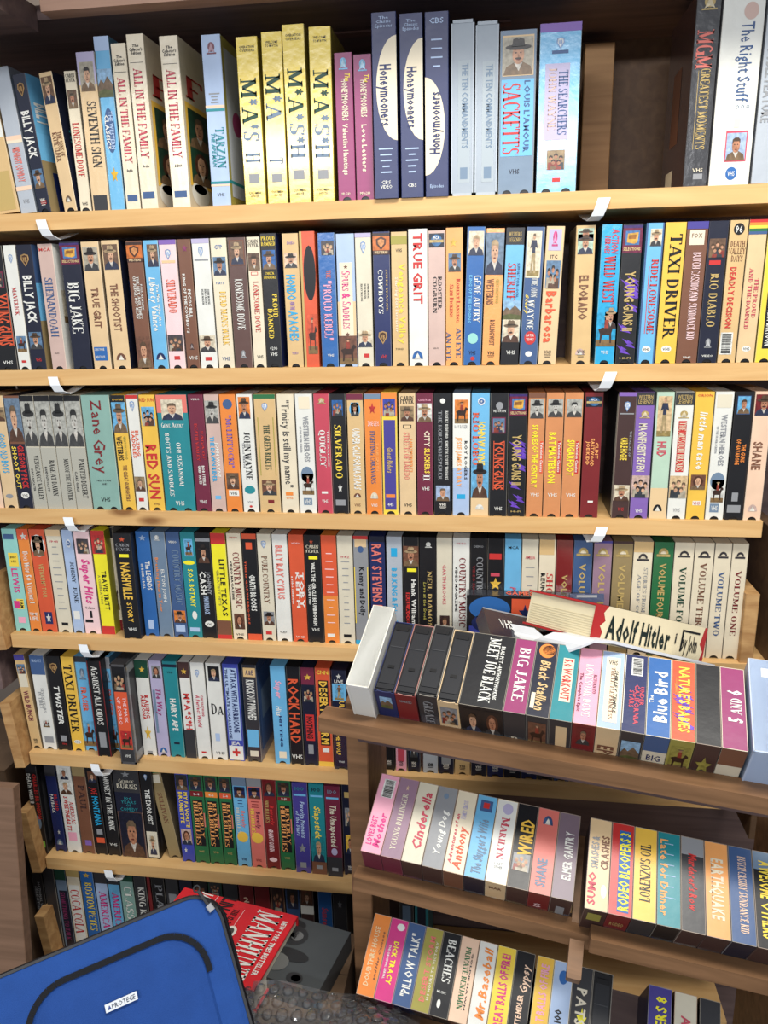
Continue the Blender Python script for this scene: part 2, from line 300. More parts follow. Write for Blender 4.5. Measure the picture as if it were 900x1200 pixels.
            for i in range(9):
                y = rnd.uniform(0, .95); a = rnd.uniform(-.1, .5); z = [(a, y), (a+.3, y+.03), (a+.26, y+.012), (a+.62, y+.05), (a+.5, y+.055), (a+.8, y+.1), (a+.2, y+.075), (a+.3, y+.06)]
                G_([(min(1, max(0, p)), min(1, q)) for p, q in z], (110, 70, 190), 2)
        elif kind == 'star': G_([(.5+.45*math.cos(math.pi*i/5-math.pi/2)*(1 if i % 2 == 0 else .45), .5+.48*math.sin(math.pi*i/5-math.pi/2)*(1 if i % 2 == 0 else .45)) for i in range(10)], bgc if bg else (230, 180, 40), 2)
        elif kind == 'vol':
            c = C_(bg) if bg else (60, 56, 60); E_(.5, .62, .34, .62, c, 2, a0=180, a1=360); E_(.5, .62, .2, .3, C_('cr'), 3, a0=180, a1=360); R_(.04, .96, .66, .92, c, 2)
        elif kind == 'leaf': E_(.5, .42, .3, .4, bgc, 2); G_([(.2, .9), (.5, .1), (.8, .9), (.5, .7)], mixc(bgc, (255, 255, 255), .45), 3); R_(.08, .92, .88, 1, bgc, 2)
def draw(F, els):
    """els: list of element strings; returns (first lettering colour, first picture kind)"""
    tcol = pk_ = None
    for e in els:
        e = e.strip()
        if not e: continue
        k, rest = e[0], e[2:]; a = rest.split(',')
        if k in 'thr':
            v0, v1, u0, u1 = [float(x) for x in a[1:5]]; col = a[5]; font = a[6] if len(a) > 6 else ('s' if k != 'h' else 'n')
            F.text(k, a[0], v0, v1, u0, u1, C_(col), font)
            if tcol is None and k != 'h': tcol = col
        elif k == 'b': v0, v1, u0, u1 = [float(x) for x in a[:4]]; F.new('colour_panel'); F.nb = getattr(F, 'nb', 0)+1; F.rect(F.pic, u0, u1, v0, v1, C_(a[4]), .5+.12*F.nb)
        elif k == 'q':
            v0, v1, uf, ru = [float(x) for x in a[:4]]; F.new('colour_panel'); F.pg(F.pic, [(uf+ru*math.sin(math.pi*i/14), (v0+v1)/2-(v1-v0)/2*math.cos(math.pi*i/14)) for i in range(15)], C_(a[4]), 1)
        elif k == 'o': F.new('colour_panel'); v0, v1, u0, u1 = [float(x) for x in a[:4]]; F.ell(F.pic, (u0+u1)/2, (v0+v1)/2, (u1-u0)/2, (v1-v0)/2, C_(a[4]), 1, n=20)
        elif k == 'p':
            v0, v1 = float(a[1]), float(a[2]); u0, u1 = (float(a[3]), float(a[4])) if len(a) > 4 else (.1, .9)
            F.new('printed_picture'); F.pict(a[0], v0, v1, u0, u1, a[5] if len(a) > 5 else None)
            if pk_ is None: pk_ = a[0]
        elif k == 'l':   # small list of printed titles
            v0, v1, n = float(a[0]), float(a[1]), int(a[2])
            for i in range(n):
                v = v0+(v1-v0)*i/(n-1); w = random.uniform(.14, .3); F.rect(F.small, .5-w, .5+w, v, v+.008, C_(a[3]), 1)
    return tcol, pk_
def split_build(pic, root):
    if not pic.f: return
    mk = getattr(pic, 'marks', None) or [('printed_picture', 0)]
    for q, (nm, f0) in enumerate(mk):
        f1_ = mk[q+1][1] if q+1 < len(mk) else len(pic.f)
        if f1_ <= f0: continue
        m_ = MB()
        for fi in range(f0, f1_): m_.poly([pic.v[k] for k in pic.f[fi]], pic.c[fi])
        m_.build(nm, PICM if nm == 'printed_picture' else INK, root)
def tape(mw, w, d, h, base, els, o):
    """a boxed cassette standing at mw: local x = across the spine, y = into the shelf, z = up"""
    clam = 'clam' in o; root = empty('video_tape', mw)
    bc = C_(base); wear = mixc(bc, (226, 216, 196), random.choice([.12, .25, .5])) if not clam else mixc(bc, (255, 255, 255), .12)
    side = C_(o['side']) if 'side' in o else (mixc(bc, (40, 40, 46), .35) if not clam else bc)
    c = .0007; mb = MB(); ink = MB(); pic = MB(); sm = MB()
    n2 = 2 if w > .036 else 1; notch = 'nn' not in o and not clam and 'open' not in o
    # spine face with the thumb notch
    pts = [(w-c, 0), (w-c, h), (c, h), (c, 0)]
    if notch:
        r = .0062 if n2 == 1 else .0062; ar = []
        for q in range(n2):
            cx = w*(q+.5)/n2
            ar += [(cx-r*math.cos(math.pi*i/8), r*.85*math.sin(math.pi*i/8)) for i in range(9)]
        pts += ar
    flip = 'open' in o
    if not flip:
        mb.poly([(x, 0, z) for x, z in pts][::1], bc)
        mb.poly([(0, c, 0), (0, c, h), (c, 0, h), (c, 0, 0)][::-1], wear); mb.poly([(w-c, 0, 0), (w-c, 0, h), (w, c, h), (w, c, 0)][::-1], wear)
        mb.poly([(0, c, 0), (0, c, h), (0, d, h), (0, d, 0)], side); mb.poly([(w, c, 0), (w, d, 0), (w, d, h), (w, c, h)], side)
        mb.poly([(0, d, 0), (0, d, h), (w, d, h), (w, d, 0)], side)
        tc_ = C_(o['top']) if 'top' in o else bc
        mb.poly([(c, 0, h), (w-c, 0, h), (w, c, h), (w, d, h), (0, d, h), (0, c, h)], tc_)
        if clam or 'nn' in o: mb.poly([(0, 0, 0), (0, d, 0), (w, d, 0), (w, 0, 0)], bc)
        if clam:   # raised rim of the case
            for z0 in (0, h-.004): mb.box((-.0006, -.0008, z0), (w+.0012, 0, 0), (0, d+.001, 0), (0, 0, .004), wear)
            mb.box((-.0006, -.0008, 0), (.0022, 0, 0), (0, .004, 0), (0, 0, h), wear); mb.box((w-.0016, -.0008, 0), (.0022, 0, 0), (0, .004, 0), (0, 0, h), wear)
    else:       # sleeve standing on its closed end: the open end shows the cassette
        t = .0009
        mb.box((0, 0, 0), (w, 0, 0), (0, t, 0), (0, 0, h-.002), bc); mb.box((0, d-t, 0), (w, 0, 0), (0, t, 0), (0, 0, h), wear)
        mb.box((0, t, 0), (t, 0, 0), (0, d-2*t, 0), (0, 0, h), wear, [side, wear, wear, wear, wear, wear]); mb.box((w-t, t, 0), (t, 0, 0), (0, d-2*t, 0), (0, 0, h), wear, [wear, side, wear, wear, wear, wear])
        mb.box((0, 0, -t), (w, 0, 0), (0, d, 0), (0, 0, t), bc)
        for q in range(10):   # scalloped lip
            a = q/9*math.pi; mb.box((w/2-.009+q*.0018, 0, h-.002), (.0018, 0, 0), (0, t, 0), (0, 0, .002-.0018*math.sin(a)), wear)
    sl = mb.build('sleeve' if not clam else 'clamshell_case', CLAM if clam else (GLOSS if 'gl' in o else CARD), root)
    # cassette inside
    if not clam:
        k = MB(); top = h-.003 if not flip else h-.0012; z0 = .0012
        k.box((.0014, .0014, z0), (w-.0028, 0, 0), (0, d-.003, 0), (0, 0, top-z0), (24, 24, 27), c=.0012)
        k.build('cassette', PLAST, root)
        if flip:
            k = MB(); zt = h-.0012
            k.box((.003, .012, zt), (w-.006, 0, 0), (0, d-.026, 0), (0, 0, .0012), (36, 37, 41)); k.box((.002, .004, zt), (w-.004, 0, 0), (0, .007, 0), (0, 0, .0016), (30, 31, 35))
            k.box((w*.35, d*.32, zt+.0012), (w*.3, 0, 0), (0, .004, 0), (0, 0, .0012), (18, 18, 20)); k.box((w*.2, d-.014, zt), (w*.6, 0, 0), (0, .006, 0), (0, 0, .0022), (20, 20, 23))
            k.box((w*.15, d*.62, zt+.0012), (w*.7, 0, 0), (0, .0012, 0), (0, 0, .0008), (60, 61, 64)); k.build('tape_flap', PLAST, root)
    F = Face((0, 0, h), (w, 0, 0), (0, 0, -h), (0, -1, 0), ink, pic); F.small = sm; res = (None, None)
    if 'topprint' in o:
        for q in (0, 1):
            pe = mixc(bc, (226, 214, 190), .55); zt = h+(.0016 if flip else .0005)
            if not flip: mb2 = sm; mb2.box((q*(w-.0006), 0, h), (.0006, 0, 0), (0, d, 0), (0, 0, .0004), pe); mb2.box((0, q*(d-.0006), h), (w, 0, 0), (0, .0006, 0), (0, 0, .0004), pe)
        F2 = Face((0, d, h+(.0012 if flip else 0)), (w, 0, 0), (0, -d, 0), (0, 0, 1), ink, pic); F2.small = sm; res = draw(F2, els); draw(F, o['spine'])
        if 'topc' in o: pass
    else:
        res = draw(F, els)
        if 'nf' not in o:
            fc = o.get('fc', (30, 30, 34) if sum(bc) > 330 else (220, 216, 206))
            F.text('h', 'VHS', .895, .92, .3, .7, fc, 's')
            for i in range(2): F.rect(sm, .3+.04*i, .7-.04*i, .927+.014*i, .932+.014*i, fc, 1)
    if 'rside' in o:   # printed cover on the side that shows
        F3 = Face((w, 0, h), (0, d, 0), (0, 0, -h), (1, 0, 0), ink, pic); F3.small = sm; draw(F3, o['rside'])
    if 'lside' in o:
        F3 = Face((0, d, h), (0, -d, 0), (0, 0, -h), (-1, 0, 0), ink, pic); F3.small = sm; draw(F3, o['lside'])
    split_build(ink, root)
    if sm.f: sm.build('small_print', INK, root)
    split_build(pic, root)
    return root, res
# ------------------------------------------------------------------ main shelves
ZS = [0, 1.6924, 1.4619, 1.23434, 1.00809, .77552, .55032, .325]
TH = .024
XL, XR = -.8304, .3896
YB = .165
bk = empty('bookcase', (XL, 0, 0), label='pine bookcase of seven long shelves packed with video tapes against the dark wall', category='bookcase')
def part(name, a, b, mat_, parent, mw=None, **k):
    mb = MB(); a, b = V(a), V(b); s = b-a
    mb.box((0, 0, 0), (s.x, 0, 0), (0, s.y, 0), (0, 0, s.z), (200, 200, 200), c=.0012 if min(s) > .006 else 0)
    o = mb.build(name, mat_, None, **k); 
    if parent: o.parent = parent; o.matrix_parent_inverse = parent.matrix_basis.inverted()
    o.matrix_basis = Matrix.Translation(a) if mw is None else mw @ Matrix.Translation(a)
    return o
bounds = {1: (-.86, .56), 2: (-.86, .56), 3: (-.86, XR), 4: (XL, .42), 5: (XL, .42), 6: (XL, .42), 7: (XL, .42)}
for i in range(1, 8):
    x0, x1 = bounds[i]; part('shelf_board', (x0, 0 if i > 1 else -.004, ZS[i]-TH), (x1, YB-.003 if i > 1 else .26, ZS[i]), PINE, bk)
part('side_panel', (.56, .0, .08), (.58, .26, 2.2), VENEER, bk)
part('side_panel', (-.88, .0, .9), (-.861, YB, 2.2), DARKW, bk)
part('back_panel', (-.86, YB, .08), (.56, YB+.008, 1.6924-TH), DARKW, bk)
# pieces of plywood that stop the tapes at the shelf ends
for px, py, h, i in ((14, 744, .105, 4), (30, 882, .105, 5), (40, 1006, .105, 6), (36, 1110, .1, 7)):
    P = on_y(px, py, 0); mb = MB()
    mb.box((-.022, -.012, 0), (.02, 0, 0), (0, .14, 0), (0, 0, h+TH), (200, 200, 200), c=.001)
    mb.box((-.0205, -.0122, .004), (.002, 0, 0), (0, .0004, 0), (0, 0, h+TH-.008), (150, 110, 70))
    o = mb.build('end_stop', PLY, bk); o.matrix_parent_inverse = bk.matrix_basis.inverted()
    o.matrix_basis = Matrix.Translation((XL-.001, 0, ZS[i]-TH)) @ Matrix.Rotation(-.09, 4, 'Y')
_x = on_y(867, 778, .0).x; part('end_stop', (_x, .004, ZS[4]), (_x+.02, .11, ZS[4]+.112), PLY, bk); part('side_panel', (.42, .0, .7), (.438, YB, 1.2343-TH-.001), VENEER, bk)
# top: fascia, joists, upper board, post and veneer seen over the first shelf
part('upper_board', (-.9, -.0, 1.9445), (.58, .27, 1.963), DARKW, bk)
part('fascia_board', (-.62, -.03, 1.9445), (-.26, .0, 2.03), wood('fascia_wood', (206, 166, 142), (176, 138, 118), knots=False), bk)
_a, _b = on_y(392, 40, .13), on_y(599, 40, .13)
part('fascia_board', (_a.x, .13, _a.z), (_b.x, .15, 1.944), wood('reddish_board', (128, 92, 82), (98, 70, 64), knots=False), bk)
mj = Matrix.Translation((0, 0, 0))
part('overhead_board', (-.9, -.13, 1.972), (.58, -.034, 1.99), DARKW, bk)
part('joist', (-.78, -.32, 1.93), (-.642, -.0, 1.962), DARKW, bk)
part('joist', (-.262, -.03, 1.9445), (-.235, -.002, 2.03), DARKW, bk)
part('post', (.128, .2, 1.6926), (.172, .238, 1.9254), wood('post_pine', (176, 136, 92), (148, 110, 72), sx=3, knots=False), bk)
part('back_panel', (-.86, .26, 1.66), (.56, .268, 1.9445), VENEER, bk)
part('back_panel', (-.86, .2385, 1.6926), (.1, .2399, 1.9445), DARKW, bk)
# the room behind the photographer
part('wall_back', (-2.2, .30, 0), (2.4, .36, 2.9), mat('dim_plaster', .9, False, (120, 108, 98)), None, kind='structure')
part('floor', (-2.2, -4.2, -.05), (2.4, .30, 0), mat('concrete_floor', .8, False, (96, 90, 84), mott=.2), None, kind='structure')
# white bent plastic strips hanging under the shelves
def clip(u, v, i, lab, du=22, dv=18, rev=False):
    P = on_y(u, v, -.002); z1 = ZS[i]-TH
    mb = MB(); t = .001; w = .016; L_ = .05; sgn = -1 if rev else 1
    prof = [(-.004, .014), (-.007, .002), (-.004, -.008), (.008, -.013), (L_*.6, -.008), (L_, -.001)]
    # a strip that curls under the front edge of the board: (y, z) profile
    for q in range(len(prof)-1):
        (y0, za), (y1, zb) = prof[q], prof[q+1]; s0, s1 = q*.004*sgn, (q+1)*.004*sgn
        a, b_, c, d = V((s0, y0, za)), V((s0+w, y0, za)), V((s1+w, y1, zb)), V((s1, y1, zb)); k = V((0, -.0003, -t))
        mb.poly([a, b_, c, d], (226, 230, 234)); mb.poly([d+k, c+k, b_+k, a+k], (226, 230, 234)); mb.poly([a, d, d+k, a+k], (226, 230, 234)); mb.poly([b_+k, c+k, c, b_], (226, 230, 234))
    o = mb.build('shelf_clip', CLAM, None, label=lab, category='shelf clip', group='white plastic strips curled under the shelf edges')
    o.location = (P.x, -.004, z1)
for u, v, i, lab, rv in ((45, 262, 1, 'white plastic strip curled under top shelf, above the off-white sleeve', 0), (60, 452, 2, 'white plastic strip curled under second shelf, above the black and white portrait sleeves', 0),
        (78, 620, 3, 'white plastic strip curled under third shelf, above the pale blue sleeve', 0), (96, 770, 4, 'white plastic strip curled under fourth shelf, above the yellow sleeve', 0), (110, 912, 5, 'white plastic strip curled under fifth shelf, above the brown sleeve', 0),
        (126, 1036, 6, 'white plastic strip curled under sixth shelf, just above the blue suitcase', 0), (700, 240, 1, 'thin white strip hanging under top shelf, right of the pine post', 1), (708, 450, 2, 'white plastic strip curled under second shelf, above the gap on the right', 1),
        (698, 632, 3, 'white plastic strip curled under third shelf, above the greyish purple volume', 1)):
    clip(u, v, i, lab, rev=rv)
# ------------------------------------------------------------------ the tapes, row by row
ALL = []
ORD = ['', 'top', 'second', 'third', 'fourth', 'fifth', 'sixth', 'seventh']
def row(i, s, data, group):
    lst = []
    for ln in data.strip().split('\n'):
        ln = ln.split('#')[0].strip()
        if not ln: continue
        head, *els = [x.strip() for x in ln.split(';')]
        h = head.split(); xb, xe = [float(x) for x in h[0].split('-')] if not h[0].startswith('-') else [-float(h[0][1:].split('-')[0]), float(h[0][1:].split('-')[1])]
        o = {}
        for k in h[2:]:
            if '=' in k: a, b = k.split('='); o[a] = b
            else: o[k] = 1
        for k in ('rside', 'lside'):
            if k in o:
                n = [e for e in els if e.startswith('~')]; els = [e for e in els if not e.startswith('~')]; o[k] = [e[1:] for e in n]
        lst.append((xb, xe, h[1], els, o))
    def X(px, y):
        v = 600
        for _ in range(4): P = on_y(px, v, y); v = proj(V((P.x, y, ZS[i])))[1]
        return P.x
    prev = None
    for xb, xe, base, els, o in lst:
        y = s+float(o.get('y', 0)); x0, x1 = X(xb, y), X(xe, y)
        w = x1-x0-.0007
        h = .187
        if 'top_' in o: h = float(o['top_'])/1000*(.965 if i == 1 else 1)
        lean = float(o.get('lean', 0))
        sd = h*math.sin(abs(lean))
        mw = Matrix.Translation((x0, y, ZS[i]+.0002)) @ Matrix.Rotation(lean, 4, 'Y')
        if lean > 0: mw = Matrix.Translation((x0, y, ZS[i]+.0002+w*math.sin(lean))) @ Matrix.Rotation(lean, 4, 'Y')
        if 'yaw' in o: mw = mw @ Matrix.Rotation(float(o['yaw']), 4, 'Z')
        if i == 1 and 'd' not in o: o['d'] = 103
        r, (tc, pk_) = tape(mw, w, float(o.get('d', 103))/1000, h, base, els, o)
        r['category'] = 'video tape'; r['group'] = group
        ALL.append(dict(r=r, base=base, tc=tc, pk=pk_, row=ORD[i]+' shelf', clam='clam' in o, wide=w > .04, sp=o.get('say'), hid='hid' in o))
row(1, .003, '''
-6-24 tn gl nn top_=215 lean=-.09 nf say=crinkled_gold_foil ;b .2,.5,0,1,w;b .72,.98,.1,.9,bz
25-43.5 sv gl top_=205 lean=-.08 nf nn say=peach_bands ;b .46,.49,0,1,pc;b .49,.51,0,1,cr;b .81,.84,0,1,pc;t MIDNIGHT COWBOY,.54,.78,.3,.7,sn;h VHS,.9,.93,.3,.7,gy
46-62 dn gl lean=-.08 yaw=-.12 rside side=sk ;~b .42,.62,0,1,sk;~t BILLY,.2,.36,.1,.4,w;~b .62,1,0,1,wb;~b .7,1,.2,.7,nv;p wbo,.06,.16;t BILLY JACK,.26,.6,.2,.75,w;p hat,.68,.82,.1,.9;h VHS,.91,.94,.3,.8,r
76-92 bs lean=-.08 yaw=-.1 rside side=dn nf ;~b .1,.9,.1,.9,dn;~t KATIE,.4,.7,.2,.6,tl;~b .6,1,.3,1,cb;p hat,.03,.22,.08,.92;t THE SONS OF,.42,.6,.55,.85,br,f;t KATIE ELDER,.42,.63,.2,.5,br,f;p peak,.88,.93,.25,.75
94.5-108 cr lean=-.01 nf;h CABIN,.02,.045,.1,.9,k,f;h FEVER,.05,.075,.1,.9,k,f;p hat,.13,.26;t LONESOME DOVE,.36,.75,.25,.75,r,f;h VHS,.93,.955,.25,.75,k
109-129.5 bs gl top_=216 nf y=-.004 say=clear_plastic_wrap;b 0,.2,0,1,lv;p man,.06,.24,.1,.9;t SEVENTH SIGN,.3,.72,.35,.8,dk,f;b .9,1,.1,.9,dk
130.5-147.5 sk gl nn top_=236 nf;b 0,.08,0,1,lb;p land,.18,.34,0,1,rd;o .4,.66,.15,.85,cb;t THE WESTERN,.42,.64,.5,.75,lb;t CLASSICS,.44,.64,.22,.45,w;p star,.74,.84,.2,.8
148.5-165.5 cr gl nn top_=224 nf y=-.004;h The,.07,.085,.3,.7,dk,i;h Collector's,.09,.108,.12,.88,dk,i;h Edition,.11,.128,.2,.8,dk,i;b .165,.168,.1,.9,dk;t ALL IN THE FAMILY,.2,.71,.28,.72,rs,f;h English,.75,.765,.3,.7,dk,i;b .91,.95,.15,.85,cb
166.5-186 cr gl nn top_=234 nf rside side=cr y=-.005;~h F,.2,.33,.12,.8,r,f;~b .36,.86,.08,.95,gd;~p man,.39,.62,.16,.95,dg;~p woman,.62,.84,.16,.95,dg;~o .82,.98,.1,.8,w;~o .84,.9,.2,.7,db;h The,.055,.07,.3,.7,dk,i;h Collector's,.075,.093,.12,.88,dk,i;h Edition,.095,.113,.2,.8,dk,i;b .155,.158,.1,.9,dk;t ALL IN THE FAMILY,.19,.7,.28,.72,rs,f;h Archie,.74,.755,.3,.7,dk,i;b .9,.94,.15,.85,cb
203-224 cr gl nn top_=229 nf rside side=cr y=-.004;~h F,.2,.33,.12,.8,r,f;~b .36,.86,.08,.95,gd;~p man,.39,.62,.16,.95,dg;~p woman,.62,.84,.16,.95,dg;~o .82,.98,.1,.8,w;~o .84,.9,.2,.7,db;h The,.055,.07,.3,.7,dk,i;h Collector's,.075,.093,.12,.88,dk,i;h Edition,.095,.113,.2,.8,dk,i;b .155,.158,.1,.9,dk;t ALL IN THE FAMILY,.19,.7,.28,.72,rs,f;h Edith,.74,.755,.3,.7,dk,i;b .9,.94,.15,.85,cb
249.5-271.5 lb nn top_=228 nf rside side=ol;~b .06,.94,.1,.9,sv;~o .4,.55,.3,.7,mg;~b .84,.86,0,1,tl;p leaf,.04,.11,.2,.8,mr;l .33,.38,4,gy;b .4,.415,0,1,pc;b .42,.435,0,1,tl;t TARZAN,.53,.77,.45,.85,tl,f;t THE APE MAN,.56,.76,.2,.38,tl,i;b .85,.865,0,1,tl;b .868,.88,0,1,pc;h VHS,.92,.94,.3,.7,dk
288-312.5 y gl nn top_=222 nf say=OVERSEAS_printed_at_its_head;h OPERATION,.05,.065,.15,.85,dk;h OVERSEAS,.07,.085,.15,.85,dk;t M,.24,.35,.15,.8,dg,f;t *,.36,.4,.25,.85,gb;t A,.41,.5,.15,.8,dg,f;t *,.51,.54,.25,.85,gb;t S,.55,.61,.15,.8,gb,f;t H,.68,.74,.2,.8,gb,f;b .81,.865,.25,.75,gy;h COLUMBIA,.92,.935,.2,.8,dk;h HOUSE,.94,.955,.3,.7,dk
314.5-338 y gl nn top_=226 nf lean=.012 say=worn_glossy_wrap;h WELCOME,.05,.065,.2,.8,dk;h TO M*A*S*H,.07,.085,.2,.8,dk;t M,.24,.35,.15,.8,dg,f;t *,.36,.4,.25,.85,gb;t A,.41,.5,.15,.8,gb,f;t T,.72,.76,.2,.8,gb,f;b .82,.87,.25,.75,gy;h COLUMBIA,.92,.935,.2,.8,dk;h HOUSE,.94,.955,.3,.7,dk
340-365 y gl nn top_=232 nf say=taller_than_its_twins y=-.004;h OPERATION,.05,.065,.15,.85,dk;h OVERSEAS,.07,.085,.15,.85,dk;t M,.24,.34,.2,.8,dg,f;t *,.35,.39,.3,.8,dg;t A,.4,.48,.2,.8,dg,f;t *,.49,.53,.3,.8,gb;t S,.54,.61,.2,.8,gb,f;t *,.62,.66,.3,.8,gb;t H,.66,.74,.2,.8,gb,f;b .81,.865,.25,.75,gy;h COLUMBIA,.92,.935,.2,.8,dk;h HOUSE,.94,.955,.3,.7,dk
367.5-392.5 y gl nn top_=228 nf lean=.012 say=rightmost_of_the_yellow_four;h WELCOME,.05,.065,.2,.8,dk;h TO M*A*S*H,.07,.085,.2,.8,dk;t M,.24,.34,.2,.8,dg,f;t *,.35,.39,.3,.8,dg;t A,.4,.48,.2,.8,dg,f;t *,.49,.53,.3,.8,gb;t S,.54,.61,.2,.8,gb,f;t *,.62,.66,.3,.8,gb;t H,.66,.74,.2,.8,gb,f;b .81,.865,.25,.75,gy;h COLUMBIA,.92,.935,.2,.8,dk;h HOUSE,.94,.955,.3,.7,dk
397-417.5 mg nf;p leaf,.03,.11,.2,.8,sk;t The,.13,.19,.6,.85,y,i;t HONEYMOONERS,.17,.45,.4,.7,cr;t Valentine Hauntings,.47,.82,.4,.65,cr;h MP 6289,.94,.96,.2,.7,cr
418.5-439 mg nf top_=190;p leaf,.03,.11,.2,.8,sk;t The,.13,.19,.6,.85,y,i;t HONEYMOONERS,.17,.42,.4,.7,cr;t Love Letters,.47,.8,.4,.65,cr;h MP 6288,.94,.96,.2,.8,cr
439.5-467.5 nv nn top_=236 nf y=-.012 say=leftmost_of_three_navy_boxes;h The,.02,.035,.3,.7,lb;h Classic,.04,.055,.2,.8,lb;h Episodes,.06,.078,.15,.85,lb;q .12,.68,1,-.85,cr;t Honeymooners,.27,.6,.35,.75,nv;l .72,.85,5,lb;h CBS,.9,.92,.3,.7,w;h VIDEO,.925,.945,.25,.75,w
470.5-497 nv nn top_=233 nf y=-.01 say=between_its_two_matching_navy_boxes;h The,.03,.045,.3,.7,lb;h Classic,.05,.065,.2,.8,lb;h Episodes,.07,.088,.15,.85,lb;q .13,.68,1,-.85,cr;t Honeymooners,.28,.61,.35,.72,nv;l .72,.85,5,lb;h CBS,.92,.94,.3,.7,w
499-526 nv nn top_=233 nf y=-.009 say=standing_upside_down;h CBS,.03,.06,.2,.8,lb;l .14,.28,4,lb;q .34,.88,0,.85,cr;r Honeymooners,.42,.76,.2,.6,nv;h Episodes,.93,.95,.2,.8,lb
529-554.5 gc clam top_=224 nf side=gy say=left_of_the_clear_pair;b .22,.92,.3,.85,gl2;t THE TEN COMMANDMENTS,.24,.72,.5,.75,gb;b .83,.9,.4,.75,gb
556.5-582 gc clam top_=220 nf side=gy say=right_of_the_clear_pair;b .22,.92,.3,.85,gl2;t THE TEN COMMANDMENTS,.24,.72,.5,.75,gb;b .83,.9,.4,.75,gb
583.5-625 gb nf top_=207 ;b .03,.27,.07,.93,bs;p hat,.04,.265,.09,.91;b .29,.76,.05,.95,sk;t SACKETTS,.31,.75,.13,.55,r,f;t LOUIS L'AMOUR,.3,.74,.7,.84,cb;h VHS,.84,.87,.3,.6,dn
628-675 sk nf gl top_=212;b 0,.05,0,1,pu;p wb,.08,.15,.35,.65;b .155,.175,.3,.7,cb;b .23,.68,.15,.75,lv;t THE SEARCHERS,.27,.65,.5,.7,cb,f;t JOHN WAYNE,.25,.62,.25,.42,dp,f;p group,.74,.86,.25,.7;b .91,.935,.4,.6,r
800-828 dk gl nn top_=236 nf lside side=db d=150 lean=.006;~b .3,.72,.28,.6,br;~b .86,1,.2,.5,iv;p leaf,.02,.09,.15,.9,bz;t MGM,.19,.38,.15,.75,sn,f;t GREATEST MOMENTS,.38,.8,.4,.75,bz,f;b .39,.8,.28,.3,bz;h VHS,.9,.92,.35,.8,cr;b .93,.96,.4,.8,gy
830-877.5 w gl nn top_=256 nf y=-.002 lean=.006 side=gy;b 0,.12,0,1,sv;o .14,.22,.5,.85,dp;t The Right Stuff,.23,.6,.5,.78,cb,n;h O O O,.61,.63,.5,.85,gb;b .68,.72,.5,.65,cr;b .735,.885,.33,.87,rs;p man,.745,.88,.36,.84,lb;o .91,.975,.4,.68,b;h VHS,.93,.955,.45,.63,w
880-925 sv gl nn top_=250 nf lean=.006 y=-.006;b .4,.95,.5,1,bp;b 0,.2,.2,.9,w;t DOUBLE FEATURE,.3,.7,.1,.3,gy
''', 'video tapes standing on the top shelf')
